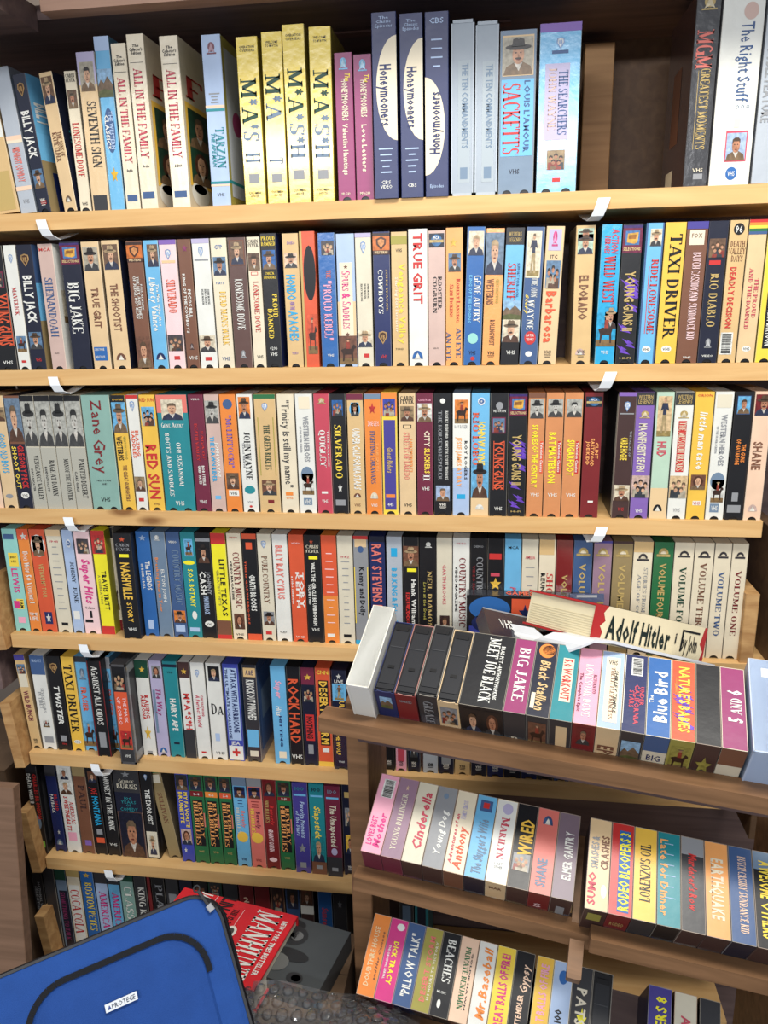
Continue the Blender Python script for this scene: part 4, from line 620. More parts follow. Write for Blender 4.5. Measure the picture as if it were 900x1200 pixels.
row(4, .016, '''
19-36 aq nf;b .05,.1,.1,.8,cb;b .23,.36,.25,.9,y;h JERRY,.26,.28,.35,.8,k;h LEE,.3,.32,.4,.75,k;t LEWIS,.38,.62,.35,.7,hp;b .68,.78,.35,.85,y;t I AM,.69,.77,.6,.8,k;b .7,.77,.15,.55,hp;b .86,.92,.3,.8,pk
36.5-49.5 o nf say=beside_the_one_with_an_oval_portrait;b 0,.1,0,1,rd;p star,.03,.11,.2,.9,w;t Doo Wop 50 Volume I,.21,.72,.3,.75,w,f;h TIME,.81,.84,.1,.9,w;h LIFE,.85,.89,.1,.9,w
50-68 rd nf;o .05,.26,.05,.95,w;p hat,.06,.25,.15,.85;t VIETNAM MY TOUR,.33,.66,.4,.65,bz;b .8,.92,.3,.8,nv;p star,.81,.91,.35,.75,w
69-86 iv nf;b 0,.06,0,1,bs;h 1941,.1,.12,.2,.8,rs;l .16,.76,10,gy;b .9,.93,.3,.75,k
87-99.5 lb nf;p eye,.08,.17,.3,.85;t JOHNNY,.3,.5,.5,.8,k,f;t JUNE,.54,.7,.5,.8,k,f;b .78,.86,.2,.8,w
100.5-119 pp nf;p group,.08,.22,.15,.9;t Super Hits,.27,.7,.35,.8,hp,i;h Volume,.73,.755,.2,.8,k;h 1,.77,.84,.45,.65,k;b .86,.89,.1,.6,k
120.5-136 yy nf;b 0,.22,0,1,r;p group,.04,.21,.1,.95,r;t TRAVIS TRITT,.38,.76,.5,.8,k;t A CELEBRATION,.42,.7,.2,.35,ol;b .92,1,0,1,r
137-145 cr y=.02 nf nn;b 0,.1,0,1,k;b .9,1,0,1,dr;p horse,.5,.8,.1,.9,iv;t ROUND UP,.15,.4,.3,.6,br
146-166 k nf y=-.014;p star,.03,.08,.3,.7,rd;h CABIN,.09,.12,.1,.9,gy,f;h FEVER,.13,.16,.1,.9,gy,f;b .19,.22,.25,.8,yy;t NASHVILLE,.27,.62,.3,.75,gd;t STORY,.65,.84,.4,.65,gd;h VHS,.89,.92,.3,.8,w
171-187 b nf;p star,.03,.09,.2,.8,lb;t The LEGENDS,.28,.55,.55,.85,w;t OF ROCK & ROLL,.3,.54,.2,.35,w;b .84,.93,.3,.7,lb
188-204.5 gb nf;p leaf,.03,.08,.2,.7,w;t ELTON JOHN,.35,.66,.55,.75,w,n;t Breaking Hearts Tour,.24,.76,.2,.4,o,n
205-221 cb nf;t COUNTRY MUSIC,.16,.68,.4,.85,gb,f;h VIDEO,.08,.1,.2,.8,w;p hat,.74,.86,.1,.95,o;b .88,.95,.15,.85,lb
221.5-238 tl nf;b .06,.22,.25,.85,sk;p horse,.07,.21,.3,.8,sk;o .26,.3,.1,.9,yy;t S.O.S. BOTANY,.34,.7,.4,.7,yy;o .74,.82,.4,.75,w;b .9,.94,.15,.85,lb
238.5-255.5 k nf;b .05,.08,0,1,gy;p hat,.1,.28,.1,.9,k;t JOHNNY,.36,.58,.6,.85,gy;t CASH,.36,.58,.15,.5,w;t MAN IN BLACK,.6,.77,.3,.6,lb;o .83,.89,.2,.85,w;h VHS,.848,.875,.3,.75,k
256-273 yy nf;b 0,.1,0,1,r;t LITTLE TEXAS,.24,.78,.5,.8,k;t GREATEST HITS,.34,.68,.25,.4,ol;b .82,.96,0,1,br;b .96,1,0,1,r
274-290.5 cr nf;h VIDEO,.03,.045,.2,.8,r;t COUNTRY MUSIC,.17,.7,.4,.8,dr,f;t VIDEO MAGAZINE,.25,.62,.15,.28,k;p woman,.75,.9,.15,.9,br;h VHS,.94,.96,.2,.8,k
291.5-308 k nf;b 0,.05,0,1,rd;b .08,.14,.25,.7,rd;t GARTH BROOKS,.38,.72,.4,.75,w;t THIS IS GARTH BROOKS,.25,.85,.1,.2,rd;b .94,1,0,1,rd
308.5-324.5 iv nf;p wb,.06,.13,.2,.75;t PURE COUNTRY,.2,.64,.3,.65,br,f;p hat,.72,.85,.15,.95,gy;b .91,.94,.25,.7,r
325.5-343 w nf;t BILLY RAY CYRUS,.1,.6,.25,.65,sn;h CD,.9,.92,.2,.7,k
344-361.5 rd nf;h VIDEO,.07,.085,.2,.8,pp;t TOBY,.34,.68,.65,.9,w;t KEITH,.34,.68,.4,.6,w;t a video collection,.38,.64,.1,.22,w;h VHS,.94,.96,.2,.8,w
362-380.5 k nf;p star,.04,.08,.3,.6,rd;h CABIN,.09,.12,.1,.9,iv,f;h FEVER,.13,.16,.1,.9,iv,f;b .19,.22,.25,.8,yy;t WILL THE CIRCLE BE UNBROKEN,.25,.84,.4,.6,w;t VOLUME TWO,.45,.64,.15,.28,w;h VHS,.86,.89,.25,.75,w
381-398.5 o nf;b 0,.55,0,1,rd;l .16,.8,10,pp;b .91,.94,.2,.7,w
399-417 iv nf;h 1942,.18,.2,.2,.8,rs;l .23,.8,10,gy;b .91,.94,.25,.75,k
417.5-434.5 gy nf;b 0,.03,0,1,r;b .03,.1,.1,.9,bs;o .09,.15,.3,.7,cb;t Kenny and Dolly,.28,.73,.4,.7,k;b .28,.8,.02,.08,y;b .28,.8,.92,.98,y;b .96,1,0,1,cy
436-453.5 nv nf;b 0,.05,0,1,dn;t RAY STEVENS LIVE!,.07,.8,.2,.75,sn;b .84,.95,.3,.8,r
455-473 sv nf;t B.B.KING & Friends,.28,.8,.35,.65,cy;b .1,.18,.3,.7,cy
474-492 k nf;p hat,.08,.26,0,1,br;b .28,.31,.25,.85,yy;t Hank Williams Jr,.38,.9,.55,.8,w;b .5,.85,.15,.4,r;t FULL ACCESS,.51,.84,.18,.36,k
492.5-511.5 k nf;p leaf,.04,.09,.3,.8,w;t NEIL DIAMOND,.3,.88,.5,.75,bz,f;t Love at the Greek,.4,.75,.25,.4,ol,i
512-530 iv nf;t GARTH BROOKS,.24,.6,.4,.6,rs,n;p man,.7,.82,.2,.85,db
530.5-550 w nf;h VIDEO,.04,.055,.2,.8,rs;t COUNTRY MUSIC,.17,.8,.4,.75,dr,f;t VIDEO MAGAZINE,.25,.66,.15,.28,k;p woman,.86,.98,.15,.8,dr
550.5-569.5 k nf;h DEMO,.06,.08,.2,.8,gy;t COUNTRY MUSIC,.16,.75,.4,.75,gy,f;t VIDEO MAGAZINE,.24,.65,.15,.28,dr
570-589 k nf;b .13,.18,.1,.85,r;b .3,.33,.2,.75,rs;p star,.34,.46,.1,.9,gd;t THE HIGHWAYMEN,.5,.9,.4,.65,w
589.5-608.5 sk nf;h MCA,.06,.085,.2,.85,k;t Patsy Cline,.42,.7,.4,.7,rs,i
609-628 iv nf;h AMELIA,.14,.17,.2,.8,rs;l .24,.8,8,gy
628.5-647.5 cr nf;b 0,.13,0,.9,tn;t SHOTS,.29,.6,.5,.85,r,f;t REUNION,.29,.58,.15,.38,k
648-667 dr gl nf;t VOLUME THREE,.3,.86,.4,.7,bz
667.5-689 cb nf;p vol,.06,.14,.1,.9,bz;t VOLUME SIX,.2,.75,.35,.65,bz
690-711 mv nf say=greyish_purple;p vol,.06,.14,.1,.9,bz;t VOLUME FIVE,.2,.82,.35,.65,bz;b 0,.02,0,1,dv
712-734.5 wb nf;p vol,.06,.14,.1,.9,bz;t VOLUME ONE,.2,.8,.35,.65,bz;b 0,.02,0,1,db
735-757 cr nf;b 0,.09,0,1,tn;p vol,.1,.17,.15,.85;t STORIES FROM THE GOLDEN,.22,.96,.6,.78,gy,f;t AGE OF COUNTRY,.28,.88,.3,.45,gy,f
758-780.5 g gl nf;p vol,.05,.13,.1,.85,bz;t VOLUME FOUR,.18,.66,.35,.65,bz
781-803.5 cr nf;p vol,.07,.13,.15,.85;t VOLUME FOUR,.21,.8,.35,.65,dg,f
804-826 cr nf;p vol,.07,.13,.15,.85;t VOLUME THREE,.17,.82,.35,.65,br,f
826.5-845.8 cr nf;p vol,.07,.13,.15,.85;t VOLUME TWO,.24,.8,.35,.65,cb,f
846.2-864.6 cr nf;p vol,.07,.13,.15,.85;t VOLUME ONE,.23,.79,.35,.65,dr,f
''', 'video tapes standing on the fourth shelf')
row(5, .014, '''
38-50 tn lean=-.05;b 0,.06,0,1,dv;p group,.1,.2,.1,.9;b .2,.34,.1,.9,iv;t WILD BUNCH,.38,.7,.3,.7,mr
51.3-67.5 w nf lean=-.01;b 0,.2,0,1,cb;h BRAD PITT,.04,.07,.15,.85,lb;t SEVEN YEARS,.34,.6,.5,.65,gy,f;t IN TIBET,.38,.56,.25,.45,gy,f;p horse,.68,.76,.25,.75,w;b .86,.93,.2,.85,gy
69-84.5 k nf;p wbo,.07,.18,.1,.9;t TWISTER,.3,.72,.35,.7,w,i;b .84,.9,.3,.75,gy;h VHS,.92,.94,.35,.75,r
85.6-100.3 gd nf;t TAXI DRIVER,.08,.8,.2,.75,k,f;o .88,.92,.2,.8,w;h VHS,.89,.91,.3,.7,k
101-114.5 sk nf y=.004;b 0,.06,0,1,dk;p leaf,.12,.24,.2,.9,gb;t FRASIER,.32,.58,.3,.7,rd;p horse,.68,.95,0,1,sk
115.5-131.5 k nf y=-.012;b 0,1,0,.06,dr;b 0,1,.94,1,dr;t AGAINST ALL ODDS,.05,.66,.3,.7,w,f;b .74,.9,.25,.75,gy
132-141.5 sk nf y=.006;b 0,.12,0,1,gy;p leaf,.14,.26,.1,.9,gb;t FRASIER,.34,.62,.2,.7,rd;p horse,.7,.96,0,1,sk
143-160 dk clam nf y=-.03 top_=192 rside side=gy;~b .1,.9,.1,.9,dk;b 0,.26,0,1,k;p group,.08,.25,.1,.9,k;b .27,.85,.02,.98,rd;t THE MASK,.32,.58,.6,.8,pp,n;t OF ZORRO,.32,.6,.2,.4,pp,n;p horse,.66,.84,.15,.9,r;h VHS,.9,.93,.3,.7,w
169-184.5 w nf;b 0,.18,0,1,dg;p star,.06,.13,.3,.8,gd;t RAISING,.36,.6,.55,.8,r;t ARIZONA,.36,.62,.25,.5,r;p star,.68,.84,.2,.8,gd;b .95,.97,.3,.7,gy
185.5-200 lv nf;p woman,.05,.18,.2,.9,gy;t The Way,.28,.56,.4,.75,mg,i;b .3,.75,.1,.3,gb;p peak,.9,.96,.2,.8,b
201-217.6 tl nf;b .03,.06,0,1,dn;h VHS,.1,.12,.3,.7,k;t HAIRY APE,.38,.72,.35,.7,w;b .84,.86,.3,.7,dn
219-231.5 w nf;b 0,.16,0,1,db;p star,.06,.13,.2,.8,gd;t M*A*S*H,.32,.7,.3,.8,r;b .7,1,0,1,dk
232.5-248.5 w nf;p wb,.07,.15,.25,.7;t CLINT EASTWOOD,.33,.55,.6,.75,rs;t A Perfect World,.33,.66,.25,.5,rs,i;b .92,.94,.3,.65,r
249.8-267.5 w nf;p man,.03,.18,.15,.9,k;h Da,.41,.52,.15,.95,k,f;b .72,.8,.3,.6,lb;h VHS,.91,.94,.25,.85,k
269-287.5 bp nf side=cb rside;b .04,.78,.1,.9,lb;t THE ULTIMATE CHALLENGE,.05,.77,.15,.3,nv;t ATTACK WITH A HURRICANE,.05,.7,.5,.8,nv;b .84,.99,.05,.95,w;b .87,.95,.42,.58,r;b .895,.925,.25,.75,r;h JEA,.79,.83,.2,.8,w
291-307.5 dk gl nf rside side=cb;~b .1,.9,.1,.9,cb;~b .3,.6,.2,.8,gb;b .03,.12,.1,.95,tn;h A&E,.05,.1,.25,.8,nv;t KNOCKOUT PUNCHES,.15,.56,.3,.8,w;b .66,.84,.1,.9,sk;b .88,.94,.2,.8,iv
323-340.5 sk nf;t Super,.14,.32,.35,.7,pk,i;t Hits,.4,.5,.3,.6,w,i;t HITTING,.5,.82,.45,.6,nv;b .87,.94,.3,.8,cr
341.5-357.2 k nf;t ROCK,.12,.44,.15,.8,rd;t HARD,.46,.78,.15,.8,rd;h VHS,.89,.94,.1,.9,w
358-373.5 dn nf;b 0,.17,0,1,mr;p star,.06,.13,.2,.8,gd;p group,.2,.34,.1,.9,dn;b .47,.74,.2,.85,r;t NOTHING,.49,.72,.3,.7,k;b .78,.88,.3,.7,gy
374-391.6 rd nf;h CNN,.02,.06,.1,.9,y;b .12,.78,.2,.85,k;t DESERT STORM,.13,.77,.3,.75,gd;b .81,.85,.3,.75,w;b .95,1,0,1,gd
392.5-410 dn gl nf y=-.006;p star,.03,.09,.3,.7,w;h LIVE,.09,.12,.2,.8,w;b .13,.3,.05,.95,sk;p fig,.14,.29,.2,.8,sk;t ULTIMATE,.3,.62,.5,.8,gd;t THE WOLF,.62,.85,.2,.45,gd;h VHS,.91,.93,.3,.7,w
418-434 pk nf;t MADE IN AMERICA,.2,.8,.3,.7,dn
435-449 iv hid
450-463 k hid
464-477 pk;b .5,.9,.2,.8,rs
478-493 dn;b .3,.9,.15,.85,k;p man,.6,.85,.2,.8
494-495.5 dr nn
496-513.5 sv;b .2,.7,.1,.9,dr;h VHS,.9,.93,.3,.7,k
514-532 dn;b .7,.9,.2,.8,gy
533-551 tn;b .5,.85,.2,.8,br
552-570 dn
571-590 nv;b .75,.9,.3,.7,cb
591-610 dn;h VHS,.85,.88,.3,.7,lb
611-629 nv;b .8,.9,.2,.8,gy
630-648 dk;h VHS,.85,.88,.3,.7,w
649-667 cb
668-687 dn;b .7,.9,.3,.7,gy
688-707 dr;b .6,.9,.2,.8,mr
708-727 tn;h VHS,.9,.93,.3,.7,k
728-748 dn;b .6,.95,.15,.85,k;h VHS,.85,.88,.3,.7,lv
749-769 iv;p star,.8,.9,.3,.7,k
770-790 o;p star,.7,.9,.2,.8,gd
791-811 w;b .6,.88,.2,.8,dk
812-832 bs;b .7,.9,.2,.8,pk
833-853 gy
''', 'video tapes standing on the fifth shelf')
row(6, .020, '''
44-57 k nf lean=.005 rside side=k y=-.008;~b .1,.9,.1,.9,dk;t CHARLES BRONSON,.08,.6,.6,.9,r;t DEATH WISH II,.08,.42,.1,.4,w;o .56,.72,.2,.8,gb;b .86,.93,.2,.85,lg
66-78.5 nv nf;b 0,.12,0,1,dk;t BILLIARD,.33,.52,.6,.85,r;t PAYBACK,.33,.55,.25,.5,w;p star,.74,.8,.4,.7,w;p peak,.85,.92,.2,.8,gb
80-96.5 w nf;p man,.02,.15,.2,.8,w;p man,.15,.32,.1,.9,w;t AMERICAS,.4,.66,.6,.85,r,f;t SWEETHEARTS,.34,.74,.25,.5,r,i;b .76,.86,.2,.8,pk
97.5-112.5 br nf say=slim_engraved_title;b 0,.1,0,1,wb;t PAUL,.2,.5,.35,.75,db,f;b .84,.9,.3,.8,pu
113.5-127 k nf lean=-.01;p man,.04,.16,.2,.9,br;t JOE,.22,.3,.35,.8,r;t MONTANA,.32,.66,.35,.8,cy;b .7,.76,.3,.8,gy;b .8,.86,.2,.9,rd
128-142.5 k nf;t MONEY IN THE BANK,.08,.7,.35,.75,w,f;h VHS,.85,.88,.2,.8,w
144-173.5 cc nf;b 0,.25,0,1,dk;p star,.01,.08,.3,.7,gy;h George,.1,.14,.2,.8,iv,f;h BURNS,.15,.21,.1,.9,iv,f;b .25,.47,0,1,dn;h 100,.3,.33,.35,.65,tl;h YEARS,.34,.375,.2,.8,tl;h OF,.38,.41,.4,.6,tl;h COMEDY,.42,.46,.15,.85,tl;p man,.48,.99,.05,.95,dn
174.5-188.5 k nf rside side=k;~b .1,.9,.1,.9,dk;p wb,.03,.1,.3,.7;t THE EXORCIST,.2,.6,.35,.7,w;b .68,.98,.05,.95,iv;p hat,.72,.95,.2,.8,iv
199-213 wb lean=-.13 nf y=.006;b 0,.03,0,1,g;b .05,.14,.15,.85,iv;t SULLIVAN,.25,.6,.35,.65,br,f
214.5-229.5 bp nf;p man,.01,.18,.05,.95,dk;t MY FAVORITE,.2,.6,.6,.85,y;t BRUNETTE,.2,.56,.2,.45,y;p woman,.62,.8,.1,.9,dp;p star,.83,.9,.2,.5,w
230-246.5 g nf;p hat,.02,.17,.1,.9,dk;b .18,.24,.05,.95,dr;h 1-4,.2,.225,.3,.7,w;b .28,.8,.15,.85,k;t BEVERLY,.3,.7,.55,.8,lo,f;t HILLBILLIES,.29,.79,.2,.5,lo,f;b .42,.58,.87,.95,sn;h VHS,.85,.875,.3,.7,bz
247-262.8 g nf;p hat,.02,.17,.1,.9,dk;b .18,.24,.05,.95,o;h 4-6,.2,.225,.3,.7,w;b .28,.8,.15,.85,k;t BEVERLY,.3,.7,.55,.8,lo,f;t HILLBILLIES,.29,.79,.2,.5,lo,f;b .42,.58,.87,.95,sn;h VHS,.85,.875,.3,.7,bz
263.5-278.5 g nf;p hat,.02,.17,.1,.9,dk;b .18,.24,.05,.95,rd;h 2-4,.2,.225,.3,.7,w;b .28,.8,.15,.85,k;t BEVERLY,.3,.7,.55,.8,lo,f;t HILLBILLIES,.29,.79,.2,.5,lo,f;b .42,.58,.87,.95,sn;h VHS,.85,.875,.3,.7,bz
279.5-295.5 sk nf;b 0,.09,0,1,gb;p hat,.1,.22,.1,.9,nv;l .25,.31,3,nv;t HILLBILLIES,.33,.62,.15,.4,iv,f;t Beverly,.36,.55,.55,.8,sn,i;o .6,.72,.1,.9,gd;h VHS,.9,.93,.3,.7,nv
296-313 sn nf;b 0,.09,0,1,gy;p hat,.1,.22,.1,.9,nv;l .25,.31,3,dr;t HILLBILLIES,.33,.62,.15,.4,y,f;t Beverly,.36,.55,.55,.8,mr,i;o .6,.72,.1,.9,gd;h VHS,.9,.93,.3,.7,dr
313.5-329.5 dr nf;p woman,.02,.18,.1,.9,dr;t HILLBILLIES,.22,.48,.15,.4,bz,f;t Beverly,.28,.5,.5,.75,r,i;t GRANNY'S GARDEN,.55,.8,.3,.6,pp,i;o .87,.92,.2,.8,pp
330-346.5 g nf;p hat,.02,.17,.1,.9,dk;b .18,.22,.05,.95,dr;h 9-10,.185,.215,.3,.7,w;b .27,.8,.15,.85,k;t BEVERLY,.3,.7,.55,.8,lo,f;t HILLBILLIES,.28,.79,.2,.5,lo,f;b .42,.58,.87,.95,sn;h VHS,.85,.875,.3,.7,bz
347.5-365.5 dv nf y=-.004 gl;h 100,.04,.08,.2,.8,tl;b .12,.14,.1,.9,sk;t Favorite Moments,.2,.6,.5,.75,lb,i;t of the Stars,.3,.58,.2,.4,lb,i;p star,.66,.78,.2,.8,gy;b .88,.94,.3,.7,gy
366.5-384 tl nf y=-.004 gl;h 100,.04,.08,.2,.8,dn;b .12,.14,.1,.9,sk;t Slapstick,.24,.6,.35,.7,y,i;p man,.58,.86,.1,.9,tl;b .86,1,0,1,br;b .9,.94,.3,.7,gy
384.5-402.5 mr nf y=-.007 gl;h 100,.04,.08,.2,.8,gb;b .12,.14,.1,.9,sk;t The Unexpected,.2,.66,.35,.7,iv,i;o .68,.76,.3,.7,lv;b .78,1,0,1,dk;b .9,.94,.3,.7,gy
404-419 dn;b .08,.14,.2,.8,bz;p group,.25,.45,.2,.85,gy;p man,.55,.76,.2,.85,gd
445-465 dk hid;b .3,.7,.2,.8,gy
466-486 dk;t INSTINCT,.3,.8,.3,.7,gy
487-507 nv;b .3,.8,.2,.8,dk
''', 'video tapes standing on the sixth shelf')
row(7, .02, '''
50-62 k nf;t NATIONAL VIDEO,.2,.6,.5,.7,gy;t SELECTION,.25,.6,.2,.4,gy
63-76 dk nf
77-89 gb;b 0,.15,0,1,dg;b .28,1,.2,1,dn;t SOMETHING TO TALK,.3,.9,.3,.7,mg,f
90-105 cr;b 0,.1,0,1,bz;b .2,.9,.1,.9,w;t COCA COLA,.25,.8,.2,.8,r,f
106-121 b;p star,.03,.1,.2,.8,gd;t BOSTON PETES,.15,.75,.3,.8,y,f
122-136 lb;b 0,.15,0,1,dk;t AMERICA,.25,.7,.3,.8,hp,f
137-150 sk;b 0,.15,0,1,dk;t AMERICA,.25,.7,.3,.8,hp,f
151-166 sg;b 0,.1,0,1,dg;t CLASSIC,.15,.7,.3,.8,w,f
167-181 dk;t KING KONG,.15,.7,.3,.8,w,f
182-186 dr nn
187-202 k;t PLANET,.1,.7,.3,.8,gy,f
203-218 dk;b .2,.5,.2,.8,gy
219-234 dn
235-251 k;b .1,.4,.2,.8,br
252-268 dg;p group,.02,.16,.1,.9,dk;t CLASSICS,.1,.6,.3,.7,sg,f
269-286 dr;b 0,.2,0,1,dk;p man,.2,.4,.1,.9,br
287-304 dr;h 2,.16,.22,.3,.7,pc,f
305-322 dr say=plain_wide;b .3,.7,.2,.8,mr
323-339 br;p group,.02,.3,.1,.9,db
340-356 cb;p man,.02,.25,.1,.9,dk
357-372 db;b .2,.3,0,1,w;p man,.02,.2,.1,.9,br
377-393 b;t Sunset,.2,.45,.3,.7,rs,i
394-410 dk;p star,.1,.2,.3,.7,gy
470-486 dk;b .1,.4,.2,.8,gb
487-503 tl;b .1,.4,.2,.8,dn
''', 'video tapes standing on the seventh shelf')
# ------------------------------------------------------------------ the smaller rack standing in front
def frame(o, u, n, w):
    u = V(u).normalized(); n = (V(n) - u*V(n).dot(u)).normalized(); w = u.cross(n)
    M_ = Matrix((u, n, w)).transposed().to_4x4(); M_.translation = V(o)+V((0, 0, EYE)); return M_
RM = frame((-.1576, -.3323, -.6617), (.989, -.125, -.084), (.15, .85, .505), 0)
RT_ = frame((.0155, -.3319, -.4573), (.987, -.157, -.041), (.157, .855, .495), 0)
k_ = .93; oL = CAM-V((0, 0, EYE)); oL = oL+(V((-.1789, -.2895, -.9319))-oL)*k_
RL = frame(oL, (.987, -.151, -.058), (.156, .786, .598), 0)
RR = frame((.1104, -.3905, -.6679), (.991, -.116, -.074), (.137, .836, .532), 0)
rk = empty('display_rack', (-.17, -.2, 0), label='stained wood rack of tilted tape rows standing in front of the right shelves', category='rack')
HR = .125
def rackrow(F, name, data, group, sc=1.0, hh=HR):
    for ln in data.strip().split('\n'):
        head, *els = [x.strip() for x in ln.split(';')]
        h = head.split(); a, b = [float(q) for q in h[0].split(':')]
        o = {}
        for k in h[2:]:
            if '=' in k: p_, q_ = k.split('='); o[p_] = q_
            else: o[k] = 1
        sp_ = [e[1:] for e in els if e.startswith('~')]; els = [e for e in els if not e.startswith('~')]
        o['topprint'] = 1; o['nn'] = 1; o['spine'] = sp_; o['nf'] = 1; o['top'] = h[1]
        base = o.get('sp', 'dk')
        x0, x1 = a*.0262*sc, b*.0262*sc; dz = float(o.get('dz', 0)); D = float(o.get('d', 105))/1000*sc
        mw = F @ Matrix.Translation((x0, float(o.get('dy', 0)), -hh+dz)) @ Matrix.Rotation(float(o.get('lean', 0)), 4, 'Y')
        r, (tc, pk_) = tape(mw, x1-x0-.0006, D, hh, base if 'clam' not in o else h[1], els, o)
        if 'open' in o: word_ = None
        r['category'] = 'video tape'; r['group'] = group
        ALL.append(dict(r=r, base=h[1], tc=tc, pk=pk_, row=name, clam='clam' in o, wide=False, sp=o.get('say'), hid=False, open='open' in o))
rackrow(RT_, 'top rack row', '''
-7.15:-6.05 w clam dz=.016 d=122 dy=-.008 say=blank_and_tallest
-6:-5 nv open sp=nv say=next_to_the_blank_white_case;~p land,.1,.3,.2,.8,br
-5:-4 dr open sp=dr say=red_spined;~h MARKED,.1,.14,.2,.8,gy
-4:-3 dk open sp=dk say=with_a_blue_checked_sticker dy=.004;~t GREASE,.1,.5,.3,.7,gy,f
-3:-2 bs open sp=bs say=with_a_white_corner_label;~p group,.1,.4,.1,.9,gy
-2:0 k sp=k;t MEET JOE BLACK,.05,.93,.42,.66,w,f;t BRAD PITT - ANTHONY HOPKINS,.15,.88,.72,.8,w;~p woman,.05,.5,.55,.95,k;~p man,.05,.5,.1,.5,k
0:1 mg;t BIG JAKE,.12,.85,.3,.75,w,f;~h B,.42,.52,.3,.7,iv,f
1:2 dn;o .02,.22,.15,.9,o;o .04,.18,.3,.95,dn;t Black Stallion,.26,.92,.35,.75,tn,i;b .7,.9,.1,.28,cr;~p horse,.1,.5,.1,.9,br
2:3 tl sp=dk;b .18,.76,.3,.8,iv;t 5.0 WORKOUT,.2,.74,.38,.72,r;~b .1,.45,.3,.8,bs
3:4 pk sp=dr;t RETURN TO,.35,.6,.72,.85,mr,f;t LONESOME DOVE,.22,.9,.35,.65,w,f;t The Complete Epic,.35,.85,.12,.24,mr;~p man,.05,.35,.2,.8,dr
4:5 lb sp=bs;b .08,.92,.2,.82,cr;h VHS,.12,.18,.3,.7,k;t THE LITTLE PRINCESS,.22,.88,.45,.6,br,f;t SHIRLEY TEMPLE,.25,.8,.62,.74,k,i;~t EPIC,.3,.6,.2,.8,br
5:6 nv sp=dk;p bar,.04,.28,.3,.8;t UNDER,.42,.66,.72,.88,rs;t CALIFORNIA,.4,.9,.5,.68,rs;t STARS,.48,.7,.28,.46,rs;b .02,.9,0,.05,w;~p land,.15,.5,.1,.9,mn
6:7 b sp=iv;r The,.5,.6,.1,.25,w;r Blue Bird,.18,.82,.3,.8,w;~b 0,.26,0,1,cb;~h BIG,.32,.42,.2,.8,nv
7:8 rd sp=ol;p star,.2,.5,.1,.3,o;p zig,.1,.9,.05,.95,db;t NATURE'S BABIES,.08,.9,.35,.75,y;~p horse,.1,.5,.1,.9,ol
8:9 k sp=db;~p star,.2,.5,.1,.9,ol
9:10 mg sp=iv say=standing_right_of_the_plain_black_one;r 5 and 6,.28,.68,.3,.8,w,f;~b 0,.28,0,1,br
10.1:11.7 lb clam dz=.012 d=118 dy=-.004 say=cloudy_and_translucent;b .1,.2,.3,.7,w
''', 'tapes lying head outward in the top row of the front rack')
rackrow(RM, 'middle rack row', '''
0:1 pk sp=mr;p bar,.06,.3,.25,.85;r Mother,.5,.92,.5,.8,hp,i;r LOVES BEST,.55,.9,.15,.4,hp
1:2 mv sp=mr;r YOUNG DILLINGER,.2,.9,.35,.6,iv,f;p star,.08,.16,.4,.6,pc
2:3 iv sp=db;r Cinderella,.12,.84,.35,.75,rs,i;o .4,.55,.7,.9,mn
3:4 gy sp=db;o .08,.15,.35,.6,gb;r Young Dog,.3,.85,.4,.7,w,i
4:5 cr sp=br;r Anthony,.45,.95,.4,.75,rd,i;r Adventures of an,.3,.9,.15,.3,rs,i;r FAMILY CIRCUS,.12,.35,.4,.6,lv
5:6 sk sp=dn;b .06,.2,.2,.8,cb;b .09,.16,.35,.65,r;r The Slugger's Wife,.3,.95,.3,.7,gb,i
6:7 w sp=bs;o .04,.18,.3,.8,lv;t Marilyn,.22,.72,.35,.7,rs,f;h LAST,.76,.79,.3,.7,gy;h OF HER,.8,.83,.3,.7,gy;~h MAR,.1,.16,.2,.8,br
7:8 k sp=db;r WIRED,.18,.62,.3,.85,gd;p group,.6,.8,.1,.9,gy
8:9 sn sp=dr;p peak,.08,.2,.25,.75,cb;r SHANE,.6,.92,.25,.65,gb;~h S,.25,.35,.3,.7,pp
9:10 gm sp=db say=with_slanting_white_capitals;r ELMER GANTRY,.22,.78,.4,.75,w;~b .2,.4,.3,.7,gy
''', 'tapes lying head outward in the middle row of the front rack')
rackrow(RR, 'middle rack row', '''
0:1 bs sp=db;r SMASHES &,.2,.56,.15,.45,gy;r CRASHES,.18,.56,.6,.9,br;r SUMO,.6,.95,.1,.4,rs;o .72,.86,.65,.9,w;~b .1,.3,.2,.8,ol
1:2 r sp=dr;b .08,.96,.35,.85,b;r RODEO BLOOPERS 3,.1,.94,.4,.8,yy;~h RODEO,.2,.3,.2,.8,bz
2:3 gd sp=dk;r LORENZO'S OIL,.18,.8,.3,.7,dk,f
3:4 tl sp=k;t Late for Dinner,.08,.9,.15,.45,lo;l .12,.7,6,lb
4:5 dk sp=db;t Murderer's Row,.18,.78,.35,.65,r,i;b 0,.2,0,1,gy
5:6 lo sp=db;t EARTHQUAKE,.18,.82,.3,.75,cr;t EARTHQUAKE,.185,.825,.27,.3,k
6:7 cb sp=dn;t BUTCH CASSIDY,.1,.46,.4,.7,pc,f;t SUNDANCE KID,.48,.9,.4,.7,pc,f
7:8 k sp=db;t AWESOME,.1,.5,.3,.8,y;t OTHERS,.54,.9,.3,.8,y;b 0,.2,0,1,gb
''', 'tapes lying head outward in the middle row of the front rack')
